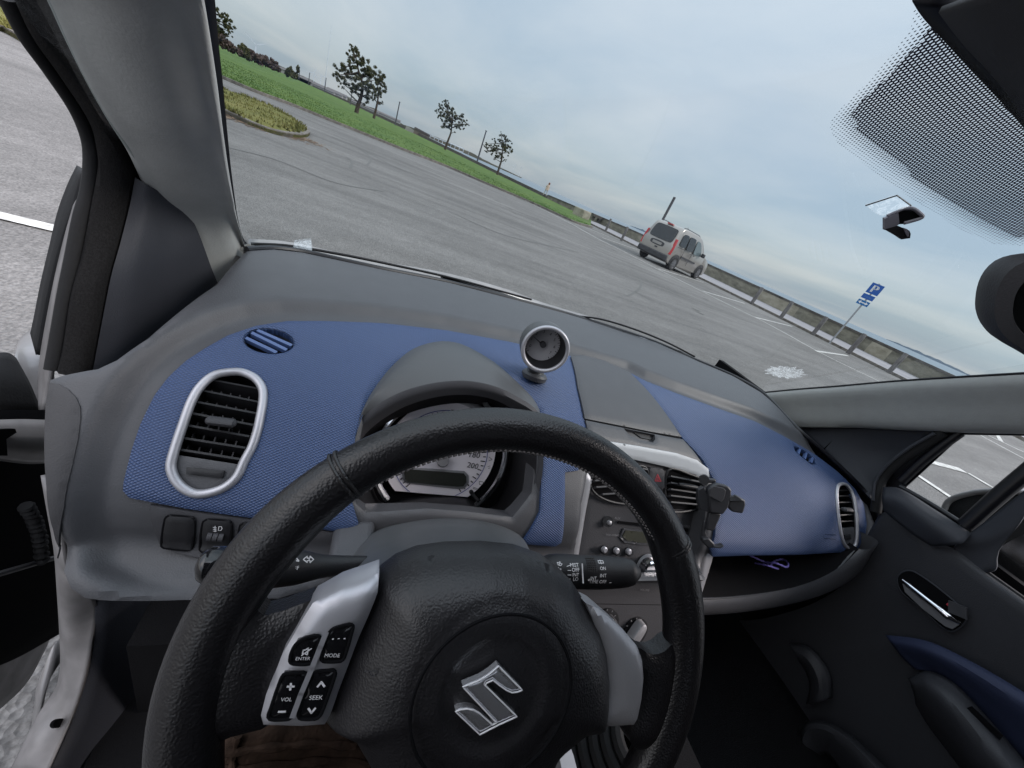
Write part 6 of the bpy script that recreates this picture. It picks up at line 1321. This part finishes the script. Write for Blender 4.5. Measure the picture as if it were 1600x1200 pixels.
bl_ = ['long pale house far away on the coast left of the pines', 'grey roofed low building far away behind the lawn, under the middle posts', 'low pale building on the coast between the posts', 'distant white walled building behind the pair of pine trunks', 'distant low white building right of the pair of pines', 'small far building with a dark roof left of the round pine']
for i, (px_, w_, h_, y_) in enumerate([(457,26,6,420), (490,30,5,420), (512,22,6,430), (525,16,7,440), (570,24,5,450), (605,24,6,460)]):
    yy_ = 315 + .4425*(px_ - 900); r_ = ray(px_, yy_); g = r_*(y_/r_[1]); x0, y0 = g[0], g[1]
    e0 = empty('building', (x0, y0, GZ), bl_[i], 'building')
    b = MB(); ABox(b, x0 - w_/2, x0 + w_/2, y0, y0 + 10, GZ - 1, GZ + h_*.42); b.obj('wall', 'whitewall', e0)
    b = MB(); z1 = GZ + h_*.42; b.add([(x0-w_/2-.3, y0-.4, z1), (x0+w_/2+.3, y0-.4, z1), (x0+w_/2+.3, y0+10.4, z1), (x0-w_/2-.3, y0+10.4, z1), (x0-w_/2, y0+5, z1+h_*.22), (x0+w_/2, y0+5, z1+h_*.22)], [(0,1,5,4), (2,3,4,5), (1,2,5), (3,0,4)]); b.obj('roof', 'rooft', e0)
# harbour shed and railing behind the round pine
sh0 = U(655, 216, y=150); vs = empty('harbour_shed', (sh0[0], sh0[1], sh0[2]), 'low brownish shed with sloping roof on the quay left of the round pine', 'shed')
fv = np.array([sh0[0], sh0[1], 0]); fv /= np.linalg.norm(fv); SFr = Frame(sh0, -fv)
b = MB(); b.prism([SFr.P(*p) for p in [(644,214),(648,199),(672,212),(670,221)]], fv*6); b.obj('wall', mat('shed_boards', (.17,.14,.12), .8), vs)
b = MB(); b.prism([SFr.P(*p, .3) for p in [(647,200),(648.5,198),(673,211),(672,213)]], fv*6.6); b.obj('roof', 'rooft', vs)
b = MB(); b.prism([SFr.P(*p) for p in [(631,205),(635,196.5),(647,203),(645,212)]], fv*5); b.obj('annexe', 'whitewall', vs)
b = MB()
for (p, q) in (((672,212),(724,232)), ((671,218),(723,238)), ((670,223),(722,243))): b.tube([SFr.P(*p, 1), SFr.P(*q, 1)], .10, 5)
for k in range(9):
    t = k/8; b.tube([SFr.P(670 + 52*t, 224 + 20*t, 1), SFr.P(672.5 + 52*t, 211.5 + 20.5*t, 1)], .09, 5)
tag(b.obj('quay_railing', 'turb'), 'thin pale railing on the quay behind the round pine', 'railing')
b = MB(); b.prism([SFr.P(*p, .5) for p in [(640,213),(733,251),(732,247),(722,240),(640,206)]], fv*8); tag(b.obj('quay', 'concrete'), kind='structure')
# ---- wind turbines and mast
def turbine(px_, py_hub, y_, R_, label, ang_, group='wind turbines on the horizon'):
    r_ = ray(px_, py_hub); hub = r_*(y_/r_[1]); root = empty('wind_turbine', (hub[0], hub[1], GZ), label, 'wind turbine', group)
    b = MB(); b.tube([(hub[0], hub[1] + R_*.03, GZ - 3), (hub[0], hub[1] + R_*.03, hub[2])], [R_*.035, R_*.02], 8); b.obj('tower', 'turb', root)
    b = MB(); b.tube([hub - (0, R_*.05, 0), hub + (0, R_*.12, 0)], R_*.03, 8); b.obj('nacelle', 'turb', root)
    vd = hub*[1,1,0]; vd /= np.linalg.norm(vd); rt = np.cross(vd, (0,0,1))
    for k in range(3):
        a = R(ang_ + 120*k); d = rt*math.cos(a) + np.array([0,0,1])*math.sin(a); s_ = np.cross(d, vd)
        b = MB(); h0 = hub - vd*R_*.05; b.prism([h0 - s_*R_*.012, h0 + d*R_*.25 - s_*R_*.035, h0 + d*R_, h0 + d*R_*.25 + s_*R_*.02, h0 + s_*R_*.012], vd*R_*.01); b.obj('blade', 'turb', root)
turbine(400, 70, 620, 14*1.0, 'tall white wind turbine above the bare thicket, leftmost', 28)
turbine(491, 114, 900, 12, 'wind turbine between the far posts, left of the pines', 75)
for i, (a, c, an) in enumerate(((502,119,20), (734,233,50), (787,255,10), (805,258,80), (815,262,40))):
    turbine(a, c, 1500 + i*40, 16 if i < 1 else 12, ['faint distant wind turbine right of the brighter one near the posts', 'faint tiny turbine beside the round pine', 'faint turbine over the sea just right of the rightmost pine', 'faint turbine over the sea, middle one of the offshore row', 'faint turbine over the sea, farthest right of the offshore row'][i], an)
r_ = ray(514, 76); hb0 = r_*(1700/r_[1]); r_ = ray(518, 38); b = MB(); hm = r_[2]/np.hypot(r_[0], r_[1])*np.hypot(hb0[0], hb0[1])
b.tube([(hb0[0], hb0[1], GZ - 3), (hb0[0], hb0[1], hm*.75), (hb0[0], hb0[1], hm)], [1.0, .7, .3], 6); tag(b.obj('radio_mast', 'turb'), 'very faint tall mast standing in the sky left of the big pine', 'mast')
# ---- person walking on the bank
pg = U(851, 305, y=46); ps_ = vtop(pg, 856, 284.5)/1.70
pr_ = Frame(pg, -np.array([pg[0], pg[1], 0])/np.hypot(pg[0], pg[1]))
def PW(x_, z_, y_=0): return tuple(pr_.at(x_*ps_, z_*ps_, y_*ps_))
me = bpy.data.meshes.new('person'); 
jt = {'pel': (0,.92,0), 'chest': (.02,1.28,0), 'neck': (.03,1.46,0), 'head': (.05,1.60,.01), 'hl': (-.10,.86,0), 'kl': (-.16,.48,.03), 'fl': (-.24,.07,0), 'tl': (-.14,.03,.03), 'hr': (.09,.86,0), 'kr': (.17,.48,-.02), 'fr': (.20,.07,-.02), 'tr': (.30,.03,0), 'sl': (-.16,1.36,.02), 'el': (-.24,1.10,.04), 'wl': (-.20,.86,.08), 'sr': (.19,1.36,0), 'er': (.27,1.10,0), 'wr': (.24,.88,.05)}
ks = list(jt); vs_ = [PW(jt[k][0], jt[k][1], jt[k][2]) for k in ks]; es = [('pel','chest'),('chest','neck'),('neck','head'),('pel','hl'),('hl','kl'),('kl','fl'),('fl','tl'),('pel','hr'),('hr','kr'),('kr','fr'),('fr','tr'),('chest','sl'),('sl','el'),('el','wl'),('chest','sr'),('sr','er'),('er','wr')]
me.from_pydata(vs_, [(ks.index(a), ks.index(c)) for a, c in es], []); me.update()
prn = bpy.data.objects.new('person', me); col.objects.link(prn); me.materials.append(mat('pale_trousers', (.45,.42,.40), .9))
md = prn.modifiers.new('skin', 'SKIN'); md2 = prn.modifiers.new('sub', 'SUBSURF'); md2.levels = md2.render_levels = 1
rad_ = {'pel': .15, 'chest': .16, 'neck': .06, 'head': .105, 'hl': .10, 'kl': .065, 'fl': .05, 'tl': .04, 'hr': .10, 'kr': .065, 'fr': .05, 'tr': .04, 'sl': .07, 'el': .05, 'wl': .04, 'sr': .07, 'er': .05, 'wr': .04}
for i, k in enumerate(ks): me.skin_vertices[0].data[i].radius = (rad_[k]*ps_, rad_[k]*ps_)
me.skin_vertices[0].data[0].use_root = True
tag(prn, 'person in a beige coat with long reddish hair walking along the edge of the lawn', 'person')
b = MB(); b.grid([[PW(x0 + r_*math.cos(t), z_, r2*math.sin(t)) for t in np.linspace(0, 2*math.pi, 16, endpoint=False)] for z_, x0, r_, r2 in ((.72,0,.25,.2),(.95,.01,.22,.18),(1.2,.02,.215,.17),(1.38,.03,.20,.14),(1.47,.03,.09,.08))], True); o = b.obj('coat', mat('beige_coat', (.50,.38,.31), .9), prn)
b = MB(); b.grid([[PW(.06 + r_*math.cos(t), z_, r_*math.sin(t) - .02) for t in np.linspace(0, 2*math.pi, 12, endpoint=False)] for z_, r_ in ((1.18,.06),(1.35,.12),(1.55,.14),(1.68,.12),(1.75,.02))], True); b.obj('hair', mat('reddish_hair', (.16,.06,.03), .8), prn)
# bench-like block on the wall
bw = U(933, 338, y=38); b = MB(); b.box(bw, (.6, .1, 0), (0, .25, 0), (0, 0, .12)); b.box(bw + np.array([-.3, 0, -.25]), (.08, 0, 0), (0, .2, 0), (0, 0, .2)); b.box(bw + np.array([.3, 0, -.25]), (.08, 0, 0), (0, .2, 0), (0, 0, .2)); tag(b.obj('bench', 'coping'), 'small dark bench standing at the sea wall beyond the pale block', 'bench')
# oil stains, tar seams and patches on the asphalt
M['stain'] = var_mat('oily_asphalt', (.085, .083, .08), (.13, .127, .12), 8)
b = MB(); rs_ = np.random.default_rng(11)
for k in range(24):
    if k < 30: cx_, cy_ = rs_.uniform(2, 15), rs_.uniform(5, 26)
    else: cx_, cy_ = rs_.uniform(-9, 4), rs_.uniform(2.5, 14)
    if cx_ < 1.8 and cy_ < 4: continue
    r0_ = rs_.uniform(.03, .13)*(1 if k % 5 else 1.5); n_ = 11
    b.add([(cx_ + r0_*rs_.uniform(.6, 1.1)*math.cos(t)*1.4, cy_ + r0_*rs_.uniform(.6, 1.1)*math.sin(t), GZ + .0045 + k*.00004) for t in np.linspace(0, 2*math.pi, n_, endpoint=False)], [tuple(range(n_))])
tag(b.obj('oil_stains', 'stain'), kind='structure')
b = MB()
for i_, pl_ in enumerate(([(2.5,4),(5,9),(6.4,15),(9,22)], [(-4,5),(-1,8.5),(3,10.5),(9,12)], [(9,6),(11.5,11),(12.3,17)], [(-7,2),(-5.5,6),(-5.8,9)])):
    q = cr(pl_, 70); q = q + np.array([[noi(p[0]*3, p[1]*3, 1)*.12, noi(p[0]*3, p[1]*3 + 9, 1)*.12] for p in q]); strip(b, q, .022, GZ + .0066 + i_*.0004, GZ + .0066 + i_*.0004)
# tyre marks
M['mark'] = mat('tyre_mark', (.105, .103, .10), .9)
b = MB()
for pts in ([(985,420),(997,432),(1000,445),(992,455),(978,462)], [(990,455),(1005,463),(1018,470)], [(560,232),(572,240),(578,248),(572,258)], [(520,215),(560,230),(620,262),(700,290)], [(360,232),(430,250),(520,285),(600,300)], [(700,330),(780,365),(860,385),(905,395)], [(540,245),(548,252),(545,262)]):
    strip(b, cr([G(*p)[:2] for p in pts], 20), .05, GZ + .004, GZ + .004)
tag(b.obj('tyre_marks', 'mark'), kind='structure')
